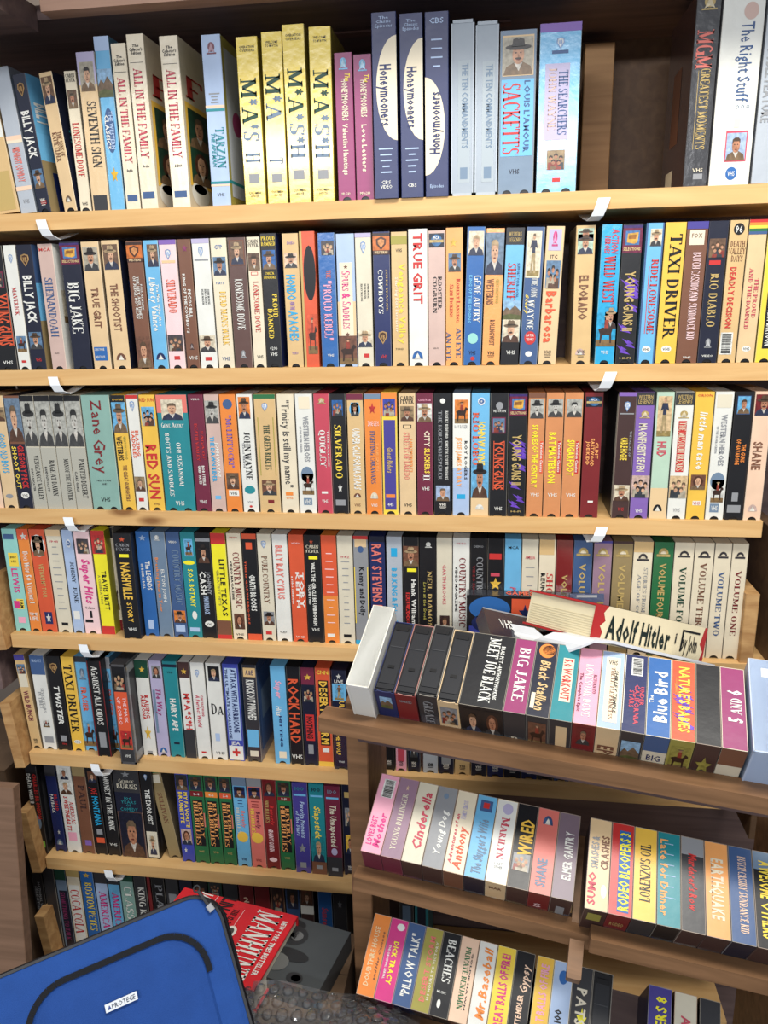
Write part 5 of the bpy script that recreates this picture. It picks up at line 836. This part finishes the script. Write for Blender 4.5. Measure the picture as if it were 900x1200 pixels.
rackrow(RL, 'bottom rack row', '''
0:1 o sp=br;r DOUBTFIRE HOUSE,.15,.88,.25,.5,bs;r and Her Cameos,.2,.8,.7,.82,br,i
1:2 hp sp=mg;o .05,.14,.4,.85,w;t DICK TRACY,.28,.8,.45,.7,yy;t THE ORIGINAL SERIAL,.34,.75,.2,.3,w
2:3 cb sp=nv;r "PILLOW TALK",.12,.88,.35,.75,w
3:4 ol sp=db;r DESERT STORM,.1,.88,.35,.6,sn;r 100 HOURS TO VICTORY,.15,.85,.72,.84,iv
4:5 k sp=k;t BEACHES,.08,.6,.35,.75,w,f;h MUSIC,.7,.73,.2,.7,w;o .8,.9,.3,.5,w
5:6 pc sp=br;t GOLDIE HAWN,.18,.85,.7,.78,dk;t PRIVATE BENJAMIN,.12,.85,.35,.6,g,f
6:7 w sp=br say=with_slanted_orange_script;r Mr.Baseball,.08,.9,.35,.75,o,i
7:8 y sp=ol;r GREAT BALLS OF FIRE!,.08,.98,.3,.7,hp
8:9 k sp=k;r Gypsy,.15,.48,.4,.75,pc,i;r BETTE MIDLER,.5,.92,.35,.6,pc
9.1:10 gd sp=ol;r GREAT BALLS OF FIRE,.08,.98,.3,.7,pk
10:11 lb sp=iv;o .1,.26,.3,.75,b;t 001,.55,.7,.3,.6,k
11:12 dk sp=k;t PATSY,.25,.8,.3,.75,iv;p star,.45,.75,.3,.9,yy
12:13 k sp=k open say=with_bare_cassette_showing
14.75:15.9 dv sp=nv;r BLOOPERS 8,.1,.9,.35,.75,yy
16:17.1 iv sp=br;t A SWEET,.25,.9,.35,.7,rs
17.2:18.2 dk sp=k say=rightmost_of_the_row
''', 'tapes lying head outward in the bottom row of the front rack', sc=k_)
def inrack(name, F, lo, hi, mat_, rel=None, **k):
    mb = MB(); a, b = V(lo), V(hi); s = b-a
    mb.box((-s.x/2, -s.y/2, -s.z/2), (s.x, 0, 0), (0, s.y, 0), (0, 0, s.z), (200, 200, 200), c=.0015)
    o = mb.build(name, mat_, rk, **k); o.matrix_parent_inverse = rk.matrix_basis.inverted(); o.matrix_basis = F @ Matrix.Translation((a+b)/2); return o
def level(F, off):      # a frame level with the room, running along the row, origin on the spine line `off` below the heads
    u = F.to_3x3().col[0].normalized(); P = F @ V((0, 0, -off)); h = V((u.y, -u.x, 0)).normalized(); z = h.cross(u)*-1
    if z.z < 0: z = -z
    M_ = Matrix((u, z.cross(u), z)).transposed().to_4x4(); M_.translation = P; return M_
LT, LM, LR, LL = level(RT_, .056), level(RM, .05), level(RR, .05), level(RL, .056)
inrack('rack_shelf', LT, (-.228, -.032, -.02), (.36, -.001, 0), OAKY)
inrack('rack_shelf', LM, (-.008, -.024, -.02), (.30, -.001, 0), OAKY)
inrack('rack_shelf', LR, (.012, -.024, -.02), (.28, -.001, 0), OAKY)
inrack('rack_shelf', LL, (-.004, -.03, -.02), (.50, -.001, 0), OAKY)
for F, a, b in ((RT_, -.2, .32), (RM, 0, .262), (RR, 0, .25), (RL, 0, .45)):
    inrack('rack_tray', F, (a, .0, -HR-.013), (b, .1, -HR-.0015), DARKW)
mb = MB(); mb.box((0, 0, 0), (.029, 0, 0), (0, .17, 0), (0, 0, 1.035), (0, 0, 0), c=.0015)
o = mb.build('side_panel', OAKY, rk); o.matrix_parent_inverse = rk.matrix_basis.inverted(); o.matrix_basis = Matrix.Translation((-.192, -.228, .0))
mb = MB(); mb.box((0, 0, 0), (.025, 0, 0), (0, .17, 0), (0, 0, 1.0), (0, 0, 0), c=.0015)
o = mb.build('side_panel', OAKY, rk); o.matrix_parent_inverse = rk.matrix_basis.inverted(); o.matrix_basis = Matrix.Translation((.38, -.3, .0))
inrack('divider', RM, (.2645, -.068, -.062), (.281, .10, -.046), OAKY)
# ------------------------------------------------------------------ things lying about
def boxat(name, O, A, B, th, mats, parent=None, cols=None, col=(200, 200, 200), c=0):
    """slab: top-left corner O, right vector A, down vector B (world), thickness th below the face"""
    a = V(A); b = V(B); n = a.cross(b).normalized()
    if n.dot(CAM-V(O)) < 0: n = -n
    e1, e2 = a.normalized(), (b-a.normalized()*b.dot(a.normalized())).normalized()
    M_ = Matrix((e1, -e2, e1.cross(-e2))).transposed().to_4x4(); M_.translation = V(O); return M_, a.length, b.dot(e2)
# closed hardback lying on the tapes
S0 = on_y(692, 752, -.255); E0 = on_y(840, 780, -.12); W0 = on_y(626, 733, -.145)
ex = (E0-S0); Lx = .235; ex.normalize(); ey = (W0-S0); ey = (ey-ex*ey.dot(ex)).normalized(); ez = ex.cross(ey)
if ez.z < 0: ez = -ez
MBK = Matrix((ex, ey, ez)).transposed().to_4x4(); MBK.translation = S0
hb = empty('hardback_book', MBK, label='thick cream-jacketed hardback with black gothic spine lettering, lying across the rack tapes', category='book')
LX, LY, LZ = .215, .125, .047
mb = MB(); mb.box((.004, .004, .003), (LX-.008, 0, 0), (0, LY-.006, 0), (0, 0, LZ-.006), (222, 210, 176))
for i in range(9): mb.box((.0036, .006, .005+i*.003), (.0006, 0, 0), (0, LY-.012, 0), (0, 0, .0008), (200, 186, 150))
mb.build('page_block', PAPER, hb)
mb = MB(); rd_ = (176, 40, 40)
mb.box((0, 0, 0), (LX, 0, 0), (0, LY, 0), (0, 0, .0025), rd_); mb.box((0, 0, LZ-.0025), (LX, 0, 0), (0, LY, 0), (0, 0, .0025), rd_); mb.box((0, 0, .0025), (LX, 0, 0), (0, .003, 0), (0, 0, LZ-.005), rd_)
mb.build('cover_board', CARD, hb)
mb = MB(); cc_ = (226, 212, 178)
# torn jacket: spine strip with a ragged end, top face
tear = [(0.012, 0), (.016, .3), (.010, .45), (.018, .6), (.013, .8), (.02, 1)]
mb.poly([(x, -.0004, z*LZ) for x, z in tear]+[(LX-.006, -.0004, LZ), (LX-.012, -.0004, .5*LZ), (LX-.004, -.0004, .3*LZ), (LX-.009, -.0004, 0)], cc_)
mb.poly([(.02, -.0004, LZ+.0004), (LX-.006, -.0004, LZ+.0004), (LX-.004, LY, LZ+.0004), (.004, LY, LZ+.0004)], (186, 190, 176))
rr_ = random.Random(4)
for i in range(60):
    x, y, l = rr_.uniform(.03, LX-.05), rr_.uniform(.01, LY-.01), rr_.uniform(.015, .05)
    mb.poly([(x, y, LZ+.0006), (x+l, y+rr_.uniform(-.004, .004), LZ+.0006), (x+l*.8, y+.003, LZ+.0006), (x+.004, y+.0025, LZ+.0006)], rr_.choice([(84, 96, 92), (120, 130, 124), (216, 216, 204), (60, 84, 76)]))
mb.build('dust_jacket', PAPER, hb)
ink = MB(); F = Face((0, -.0006, LZ), (LX, 0, 0), (0, 0, -LZ), (0, -1, 0), ink, ink)
F.text('h', 'Adolf Hitler', .22, .82, .1, .66, (20, 34, 30), 's'); F.text('h', 'i', .3, .6, .7, .72, (40, 40, 40), 's')
F.rect(ink, .76, .93, .18, .24, (20, 20, 20), 1); F.text('h', 'by John', .3, .75, .77, .92, (20, 20, 20), 's'); F.rect(ink, .76, .775, .18, .8, (20, 20, 20), 1)
ink.build('title_lettering', INK, hb)
# white magazine curling beneath it
near = [(626, 735, -.16), (640, 747, -.185), (655, 757, -.215), (668, 760, -.23), (682, 755, -.24), (697, 749, -.245), (720, 750, -.24), (760, 760, -.225), (800, 769, -.21), (838, 778, -.19)]
mb = MB(); PN = [on_y(a, b+1, c-.03) for a, b, c in near]; PF = [p+ey*.07-ez*.004 for p in PN]; dn_ = ez*-.0035
for i in range(len(near)-1):
    mb.poly([PN[i], PN[i+1], PF[i+1], PF[i]], (224, 226, 228)); mb.poly([PN[i]+dn_, PF[i]+dn_, PF[i+1]+dn_, PN[i+1]+dn_], (206, 206, 210)); mb.poly([PN[i]+dn_, PN[i+1]+dn_, PN[i+1], PN[i]], (206, 208, 214)); mb.poly([PF[i], PF[i+1], PF[i+1]+dn_, PF[i]+dn_], (206, 208, 214))
o = mb.build('magazine', PAPER, None, False, label='white magazine curling out from under the red-boarded hardback', category='magazine')
# boxed tapes lying loose between the rack and the fourth shelf
def loose(label, px, y0, y1, y2, w, l, th, side_c, prints, edge_prints, word_='video tape'):
    """px: near-left, near-right, far-left pixels of the top face"""
    A = on_y(*px[0], y0); B = on_y(*px[1], y1); C2 = on_y(*px[2], y2)
    e1 = (B-A).normalized(); e2 = (C2-A); e2 = (e2-e1*e2.dot(e1)).normalized(); e3 = e1.cross(e2)
    if e3.z < 0 and abs(e3.z) > .1: e3 = -e3
    M_ = Matrix((e1, e2, e3)).transposed().to_4x4(); M_.translation = A
    r = empty('video_tape', M_, label=label, category='video tape')
    mb = MB(); mb.box((0, 0, -th), (w, 0, 0), (0, l, 0), (0, 0, th), side_c); mb.build('sleeve', GLOSS, r)
    ink, pic = MB(), MB(); draw(Face((0, l, 0), (w, 0, 0), (0, -l, 0), (0, 0, 1), ink, pic), prints); draw(Face((0, 0, 0), (w, 0, 0), (0, 0, -th), (0, -1, 0), ink, pic), edge_prints)
    if ink.f: ink.build('title_lettering', INK, r)
    split_build(pic, r)
    return r
A = on_y(547, 704, -.011)
r = empty('video_tape', (A.x, -.011, ZS[4]+.0003), label='black box with blue gloves, red panel and GAMES lettering, standing behind the hardback', category='video tape')
mb = MB(); mb.box((0, 0, 0), (.187, 0, 0), (0, .025, 0), (0, 0, .103), (34, 36, 44)); mb.build('sleeve', GLOSS, r); ink, pic = MB(), MB()
draw(Face((0, 0, .103), (.187, 0, 0), (0, 0, -.103), (0, -1, 0), ink, pic), ['b 0,1,0,1,k', 'o .02,.4,.02,.36,b', 'o .28,.62,.04,.38,nv', 'b .5,1,.02,.36,bp', 'b .62,1,.06,.1,w', 'b .6,1,.13,.17,w', 'b .6,1,.2,.24,w', 'b .62,1,.27,.3,w', 'b .04,.5,.37,.57,rd', 'p star,.12,.42,.42,.54,nv', 'b .04,.4,.58,.75,gd', 'h WIN,.08,.34,.6,.73,k', 'b .55,.9,.4,.9,dk'])
draw(Face((0, .025, .103), (.187, 0, 0), (0, -.025, 0), (0, 0, 1), ink, pic), ['h GAMES,.2,.8,.32,.55,rd,s'])
ink.build('title_lettering', INK, r); split_build(pic, r)
loose('dark navy box with silver lettering lying tilted behind the leaning rack tapes', [(576, 746), (652, 762), (598, 718)], -.2, -.17, -.13, .1, .06, .024, (32, 36, 48),
 ['b 0,.05,0,1,gy', 'h VHS,.3,.6,.2,.4,w', 'p star,.3,.6,.7,.85,bz'], [])
loose('dark blue box with white edge peeking above the hardback', [(668, 705), (692, 705), (668, 696)], -.03, -.03, -.025, .05, .012, .02, (36, 48, 84), ['b .2,.5,.2,.8,gy'], [])
# cartons that the loose things rest on
CARTON = mat('cardboard', .85, False, (112, 88, 66), bump=.2, bscale=60, mott=.15)
def carton(x0, x1, y0, y1, z1, label, z0=0.0):
    r = empty('cardboard_box', (x0, y0, z0), label=label, category='box')
    mb = MB(); mb.box((0, 0, 0), (x1-x0, 0, 0), (0, y1-y0, 0), (0, 0, z1-z0-.004), (0, 0, 0), c=.002); mb.build('carton', CARTON, r)
    for i, (a, b) in enumerate(((0, .495), (.505, 1))):
        mb = MB(); mb.box((0, (y1-y0)*a, z1-z0-.0035), (x1-x0, 0, 0), (0, (y1-y0)*(b-a), 0), (0, 0, .003), (0, 0, 0)); mb.build('flap', CARTON, r)
carton(-.44, -.2, -.32, -.165, .60, 'brown cardboard box under the red book and bubble wrap')
carton(-1.16, -.9, .02, .2, .72, 'dim cardboard box left of the sixth shelf end')
mb = MB(); mb.box((0, 0, 0), (.25, 0, 0), (0, .02, 0), (0, 0, .80), (0, 0, 0), c=.001)
o = mb.build('leaning_plank', wood('faded_panel', (138, 108, 88), (116, 90, 72), knots=False), None, label='faded brown wooden plank leaning at the far left beside the suitcase', category='plank'); o.matrix_basis = Matrix.Translation((-1.045, -.2, -.02)) @ Matrix.Rotation(-.12, 4, 'X')
# red paperback lying on the carton
zb = .652
O = on_z(270, 1053, zb); A1 = on_z(349, 1073, zb); e1 = (A1-O).normalized(); e2 = V((e1.y, -e1.x, 0))
WB, HB = .165, .15
MR = Matrix((e1, -e2, V((0, 0, 1)))).transposed().to_4x4()
ORG = A1 - e1*.2 + e2*HB*.93; MR.translation = V((ORG.x, ORG.y, zb-.04))
rb = empty('hardcover_book', MR, label='red book with big white capital letters lying beside the blue suitcase', category='book')
mb = MB(); mb.box((.002, .003, .003), (.195, 0, 0), (0, HB*.93-.004, 0), (0, 0, .033), (214, 206, 186)); 
for i in range(8): mb.box((.002, .0022, .005+i*.0038), (.195, 0, 0), (0, .001, 0), (0, 0, .0012), (180, 172, 150))
mb.build('page_block', PAPER, rb)
mb = MB(); mb.box((0, 0, 0), (.2, 0, 0), (0, HB*.93, 0), (0, 0, .0025), (200, 36, 44)); mb.box((0, -.001, .0362), (.2, 0, 0), (0, HB*.93+.001, 0), (0, 0, .003), (206, 32, 42), c=.001); mb.box((0, HB*.93-.002, .0025), (.2, 0, 0), (0, .003, 0), (0, 0, .034), (196, 30, 40)); mb.build('cover', CARD, rb)
ink = MB(); F = Face((0, HB*.93, .0394), (.2, 0, 0), (0, -HB*.93, 0), (0, 0, 1), ink, ink)
for t_, v0, v1, u0, u1, c_, f_ in (('NEW YORK TIMES BESTSELLER', .12, .85, .92, .955, 'w', 's'), ('MANHUNT', .05, .95, .7, .88, 'w', 'f'), ('THE 12-DAY CHASE FOR', .12, .72, .5, .545, 'k', 'f'), ("LINCOLN'S KILLER", .0, .98, .37, .47, 'k', 's'), ('JAMES L. SWANSON', .0, .95, .2, .27, 'w', 's')):
    F.text('t', t_, v0, v1, u0, u1, C_(c_), f_)
F.rect(ink, .58, .584, .1, .8, (230, 200, 200), 1); F.rect(ink, .31, .315, .0, 1, (230, 200, 200), 1); F.ell(ink, .585, .42, .045, .08, (220, 216, 206), 2); F.ell(ink, .585, .42, .025, .05, (70, 64, 60), 3)
ink.build('title_lettering', INK, rb)
# dull dark picture sheet beside it
z2 = .635; P0, P1, P3 = on_z(352, 1075, z2), on_z(415, 1093, z2), on_z(335, 1142, z2)
e1 = (P1-P0).normalized(); e2 = V((e1.y, -e1.x, 0)); MS = Matrix((e1, -e2, V((0, 0, 1)))).transposed().to_4x4(); MS.translation = V((P0+e2*.115-e1*.02).to_tuple()); MS.translation.z = z2-.035
r = empty('magazine', MS, label='dark magazine with a shadowy grey cover picture lying beside the red book', category='magazine')
mb = MB(); mb.box((0, 0, 0), (.105, 0, 0), (0, .115, 0), (0, 0, .034), (70, 72, 74), [(80, 80, 80)]*5+[(72, 76, 78)]); mb.build('pages', PAPER, r)
pic = MB(); F = Face((0, .115, .0342), (.105, 0, 0), (0, -.115, 0), (0, 0, 1), pic, pic)
for cu, cv, ru, rv, c_ in ((.25, .3, .22, .16, (46, 48, 50)), (.3, .3, .1, .08, (110, 112, 112)), (.35, .6, .3, .1, (40, 42, 44)), (.22, .75, .2, .14, (98, 100, 98)), (.6, .9, .12, .08, (44, 46, 48)), (.62, .9, .07, .05, (112, 112, 110)), (.15, .12, .2, .08, (36, 38, 40))): F.ell(pic, cu, cv, ru, rv, c_, 1+int(cv*6))
pic.build('cover_picture', INK, r)
# bubble wrap
BW = bpy.data.materials.new('clear_bubble_film'); BW.use_nodes = True; nt = BW.node_tree; nt.nodes.clear()
out = nt.nodes.new('ShaderNodeOutputMaterial'); tr = nt.nodes.new('ShaderNodeBsdfTransparent'); gl = nt.nodes.new('ShaderNodeBsdfGlossy'); df = nt.nodes.new('ShaderNodeBsdfDiffuse'); fr = nt.nodes.new('ShaderNodeFresnel'); m1 = nt.nodes.new('ShaderNodeMixShader'); m2 = nt.nodes.new('ShaderNodeMixShader')
tr.inputs[0].default_value = (.95, .955, .96, 1); gl.inputs['Roughness'].default_value = .07; df.inputs[0].default_value = (.7, .72, .75, 1); fr.inputs[0].default_value = 1.7; m1.inputs[0].default_value = .05
nt.links.new(tr.outputs[0], m1.inputs[1]); nt.links.new(df.outputs[0], m1.inputs[2]); nt.links.new(fr.outputs[0], m2.inputs[0]); nt.links.new(m1.outputs[0], m2.inputs[1]); nt.links.new(gl.outputs[0], m2.inputs[2]); nt.links.new(m2.outputs[0], out.inputs[0])
BF = BW.copy(); BF.name = 'clear_flat_film'
for n_ in BF.node_tree.nodes:
    if n_.type == 'MIX_SHADER' and not n_.inputs[0].is_linked: n_.inputs[0].default_value = .09
bwt = empty('bubble_wrap', (-.4, -.5, .66), label='crumpled clear bubble wrap heaped below the red book', category='bubble wrap')
rr_ = random.Random(5)
def bz_(x, y):   # height of the sheet
    t = min(1, max(0, (x)/.33)); return .012*math.sin(x*30+1)+.009*math.sin(y*36+x*20)+.008*math.sin((x+y)*24)-.03*(y/.26)**2*1.2+.02*math.sin(t*math.pi)
sh = MB(); NX, NY = 32, 26; SX, SY = .25, .2
P = [[(SX*i/NX, SY*j/NY, bz_(SX*i/NX, SY*j/NY)) for j in range(NY+1)] for i in range(NX+1)]
for i in range(NX):
    for j in range(NY):
        if rr_.random() < 0: continue
        sh.poly([P[i][j], P[i+1][j], P[i+1][j+1], P[i][j+1]], (220, 224, 228))
shf = sh.build('film_sheet', BF, bwt, True)
bb = MB(); q = 0
for i in range(15):
    for j in range(13):
        cx, cy_ = .010+i*.0200+(j % 2)*.010, .009+j*.0175
        if cx > SX-.01 or cy_ > SY-.01: continue
        R0 = .0084*rr_.uniform(.85, 1.05); fl = rr_.uniform(.45, 1); z0 = bz_(cx, cy_); pr = None
        nx = (bz_(cx+.005, cy_)-bz_(cx-.005, cy_))/.01; ny = (bz_(cx, cy_+.005)-bz_(cx, cy_-.005))/.01
        rings = []
        for k in range(4):
            a = k/3*math.pi/2; rad = R0*math.cos(a)**.6 if k < 3 else .0001; hh = .006*fl*math.sin(a)
            rings.append([(cx+rad*math.cos(2*math.pi*s/10), cy_+rad*math.sin(2*math.pi*s/10), z0+nx*rad*math.cos(2*math.pi*s/10)+ny*rad*math.sin(2*math.pi*s/10)+hh+.0004) for s in range(10)])
        for k in range(3):
            for s in range(10): bb.poly([rings[k][s], rings[k][(s+1) % 10], rings[k+1][(s+1) % 10], rings[k+1][s]], (230, 232, 236))
bo = bb.build('air_bubbles', BW, bwt, True, kind='stuff')
PB = on_z(285, 1150, .66); bwt.location = (PB.x-.005, PB.y-.19, .656)
# ------------------------------------------------------------------ blue suitcase
def rrect(w, h, r, n=8):
    pts = []
    for cx, cy_, a0 in ((w-r, h-r, 0), (r, h-r, 90), (r, r, 180), (w-r, r, 270)):
        for i in range(n+1):
            a = math.radians(a0+90*i/n); pts.append((cx+r*math.cos(a), cy_+r*math.sin(a)))
    return pts
PC = on_y(250, 1040, -.33)
SW, SH, SD = .32, .40, .12
rot = Matrix.Rotation(.34, 4, 'Y'); 
mw = Matrix.Translation(PC) @ Matrix.Rotation(.36, 4, 'Z') @ Matrix.Rotation(-.72, 4, 'X') @ Matrix.Rotation(-.22, 4, 'Y') @ Matrix.Translation((-SW, 0, -SH))
sc_ = empty('suitcase', mw, label='blue fabric suitcase with black piping and small silver badge', category='suitcase')
BL = (32, 74, 146)
def tubeloop(mb, pts, rad, col, closed=True, n=6):
    L_ = len(pts); rings = []
    for i, p in enumerate(pts):
        a = V(pts[(i-1) % L_]) if closed or i else V(p); b = V(pts[(i+1) % L_]) if closed or i < L_-1 else V(p)
        t = (b-a).normalized(); s1 = t.cross(V((0, 1, 0))).normalized(); s2 = t.cross(s1)
        rings.append([V(p)+s1*rad*math.cos(2*math.pi*k/n)+s2*rad*math.sin(2*math.pi*k/n) for k in range(n)])
    for i in range(L_ if closed else L_-1):
        for k in range(n): mb.poly([rings[i][k], rings[(i+1) % L_][k], rings[(i+1) % L_][(k+1) % n], rings[i][(k+1) % n]], col)
def slab(pts, y0, y1, mb, col, puff=0):
    c = V((sum(p[0] for p in pts)/len(pts), 0, sum(p[1] for p in pts)/len(pts))); n = len(pts)
    rs = [1, .985, .95, .85, .6, .3]; off = [0, .35, .6, .8, .95, 1]
    prev = [V((x, y0, z)) for x, z in pts]; back = [V((x, y1, z)) for x, z in pts]
    for i in range(n): mb.poly([prev[i], back[i], back[(i+1) % n], prev[(i+1) % n]], col)
    for q in range(1, 6):
        cur = [V((c.x+(x-c.x)*rs[q], y0-puff*off[q], c.z+(z-c.z)*rs[q])) for x, z in pts]
        for i in range(n): mb.poly([prev[i], prev[(i+1) % n], cur[(i+1) % n], cur[i]], col)
        prev = cur
    mb.poly(prev, col); mb.poly(back[::-1], col)
mb = MB(); slab(rrect(SW, SH, .04), 0, SD, mb, BL, .008); mb.build('shell', CLOTH, sc_, True)
mb = MB(); 
for yy in (.0, .03, SD): tubeloop(mb, [(x, yy, z) for x, z in rrect(SW, SH, .04)], .0032, (22, 24, 30))
mb.build('piping', PLAST, sc_, True)
pk2 = [(x+SW-.245, z+.028) for x, z in rrect(.215, SH-.06, .05)]
mb = MB(); slab(pk2, -.002, .004, mb, (30, 70, 140), .012); pkt = mb.build('front_pocket', CLOTH, sc_, True)
arc = [(x, -.006, z) for x, z in pk2 if z > SH-.12]
arc.sort(key=lambda p: 0)
right = sorted([p for p in arc if p[0] > SW-.13], key=lambda p: (p[2], -p[0])); left = sorted([p for p in arc if p[0] <= SW-.13], key=lambda p: (-p[2], -p[0]))
path = [(right[0][0], -.006, SH-.09)]+right+left+[(left[-1][0], -.006, SH-.12)]
mb = MB()
for i in range(len(path)-1):
    a, b = V(path[i])+V((0, -.003, 0)), V(path[i+1])+V((0, -.003, 0)); t = (b-a); nn = V((-t.z, 0, t.x)).normalized()*.0036
    mb.poly([a+nn+V((0, -.001, 0)), a-nn+V((0, -.001, 0)), b-nn+V((0, -.001, 0)), b+nn+V((0, -.001, 0))], (20, 22, 28))
z_ = mb.build('zipper', CLOTH, pkt); 
mb = MB(); mb.box((.0, 0, 0), (.038, 0, 0), (0, -.002, 0), (0, 0, .009), (206, 210, 214), c=.0003)
mbm = mb.build('badge', CLAM, sc_, label='small silver name badge'); mbm.location = (SW-.155, -.0165, SH-.085)
mb = MB(); F = Face((.008, -.0021, .0075), (.028, 0, 0), (0, 0, -.006), (0, -1, 0), mb, mb); F.text('h', 'PROTEGE', 0.05, .95, .0, 1, (60, 70, 90), 'n'); F.pg(mb, [(-.2, .9), (-.1, .1), (-.04, .9)], (30, 60, 130), 1)
t_ = mb.build('badge_lettering', INK, mbm)
def puller(name, P, ang, c1, lab=None):
    mb = MB(); tubeloop(mb, [(.004*math.cos(a*math.pi/4), 0, .004*math.sin(a*math.pi/4)) for a in range(8)], .0012, c1)
    mb.box((-.0022, -.001, -.026), (.0044, 0, 0), (0, .002, 0), (0, 0, .022), c1, c=.0006); mb.box((-.004, -.002, -.034), (.008, 0, 0), (0, .006, 0), (0, 0, .009), (150, 152, 156), c=.001)
    o = mb.build(name, METAL if c1[0] > 100 else PLAST, sc_); o.location = P; o.rotation_euler = (0, ang, 0)
puller('zip_pull', (SW-.02, -.01, SH+.006), -.35, (30, 30, 34))
puller('zip_pull', (SW-.25, -.014, SH-.125), 1.1, (176, 178, 182))
PS = mw @ V((SW/2, SD/2, 0))
cartz = min((mw @ V((x, y, 0))).z for x in (0, SW) for y in (0, SD))
carton(-.62, -.3, -.62, -.48, cartz-.001, 'plain cardboard box carrying the blue suitcase')
# ------------------------------------------------------------------ labels
def clean(s): return ' '.join(s.split())
def looks(t):
    kind = 'clamshell case' if t['clam'] else ('open-ended sleeve with a black cassette' if t.get('open') else ('double-width sleeve' if t['wide'] and t['row'] != 'top shelf' else 'video sleeve'))
    a = word(t['base'])+' '+kind
    b = (' with '+word(t['tc'])+' lettering') if t['tc'] else ''
    p = PICW.get(t['pk'], '')
    return a, b, p
for t in ALL: t['a'], t['b'], t['p'] = looks(t)
from collections import Counter
def count(k): return Counter(k(t) for t in ALL)
f1 = lambda t: clean(f"{t['a']}{t['b']}{(' and ' if t['b'] else ' with ')+t['p'] if t['p'] else ''}")
f2 = lambda t: clean(f1(t)+f", {t['row']}")
c1, c2 = count(f1), count(f2)
rows = {}
for t in ALL: rows.setdefault(t['row'], []).append(t)
used = set()
for rn, ts in rows.items():
    for i, t in enumerate(ts):
        l_, r_ = (word(ts[i-1]['base']) if i else None), (word(ts[i+1]['base']) if i+1 < len(ts) else None)
        where = f"between {l_} and {r_}" if l_ and r_ else ('at the left end' if not l_ else 'at the right end')
        s = None; cands = []
        if t['sp']: cands.append(clean(f"{word(t['base'])} {'case' if t['clam'] else 'sleeve'}{t['b']}, {t['sp'].replace('_', ' ')}, {rn}"))
        if c1[f1(t)] == 1 or c2[f2(t)] == 1: cands.append(f2(t))
        cands += [clean(f"{t['a']}{t['b']}, {where}, {rn}"), clean(f"{word(t['base'])} sleeve{t['b']}, {where}, {rn}"), clean(f1(t)+f', {where}, {rn}')]
        for c in cands:
            if len(c.split()) <= 16 and c not in used: s = c; break
        if s is None:
            n = i+1; s = f"{word(t['base'])} sleeve, {n}{'th' if 10 < n < 20 or n % 10 > 3 or n % 10 == 0 else ['st','nd','rd'][n % 10-1]} from left, {rn}"; print('ORD', s)
        used.add(s); t['r']['label'] = s
if 0: print('tapes', len(ALL), 'tris', sum(sum(len(p.vertices)-2 for p in o.data.polygons) for o in S.objects if o.type == 'MESH'))
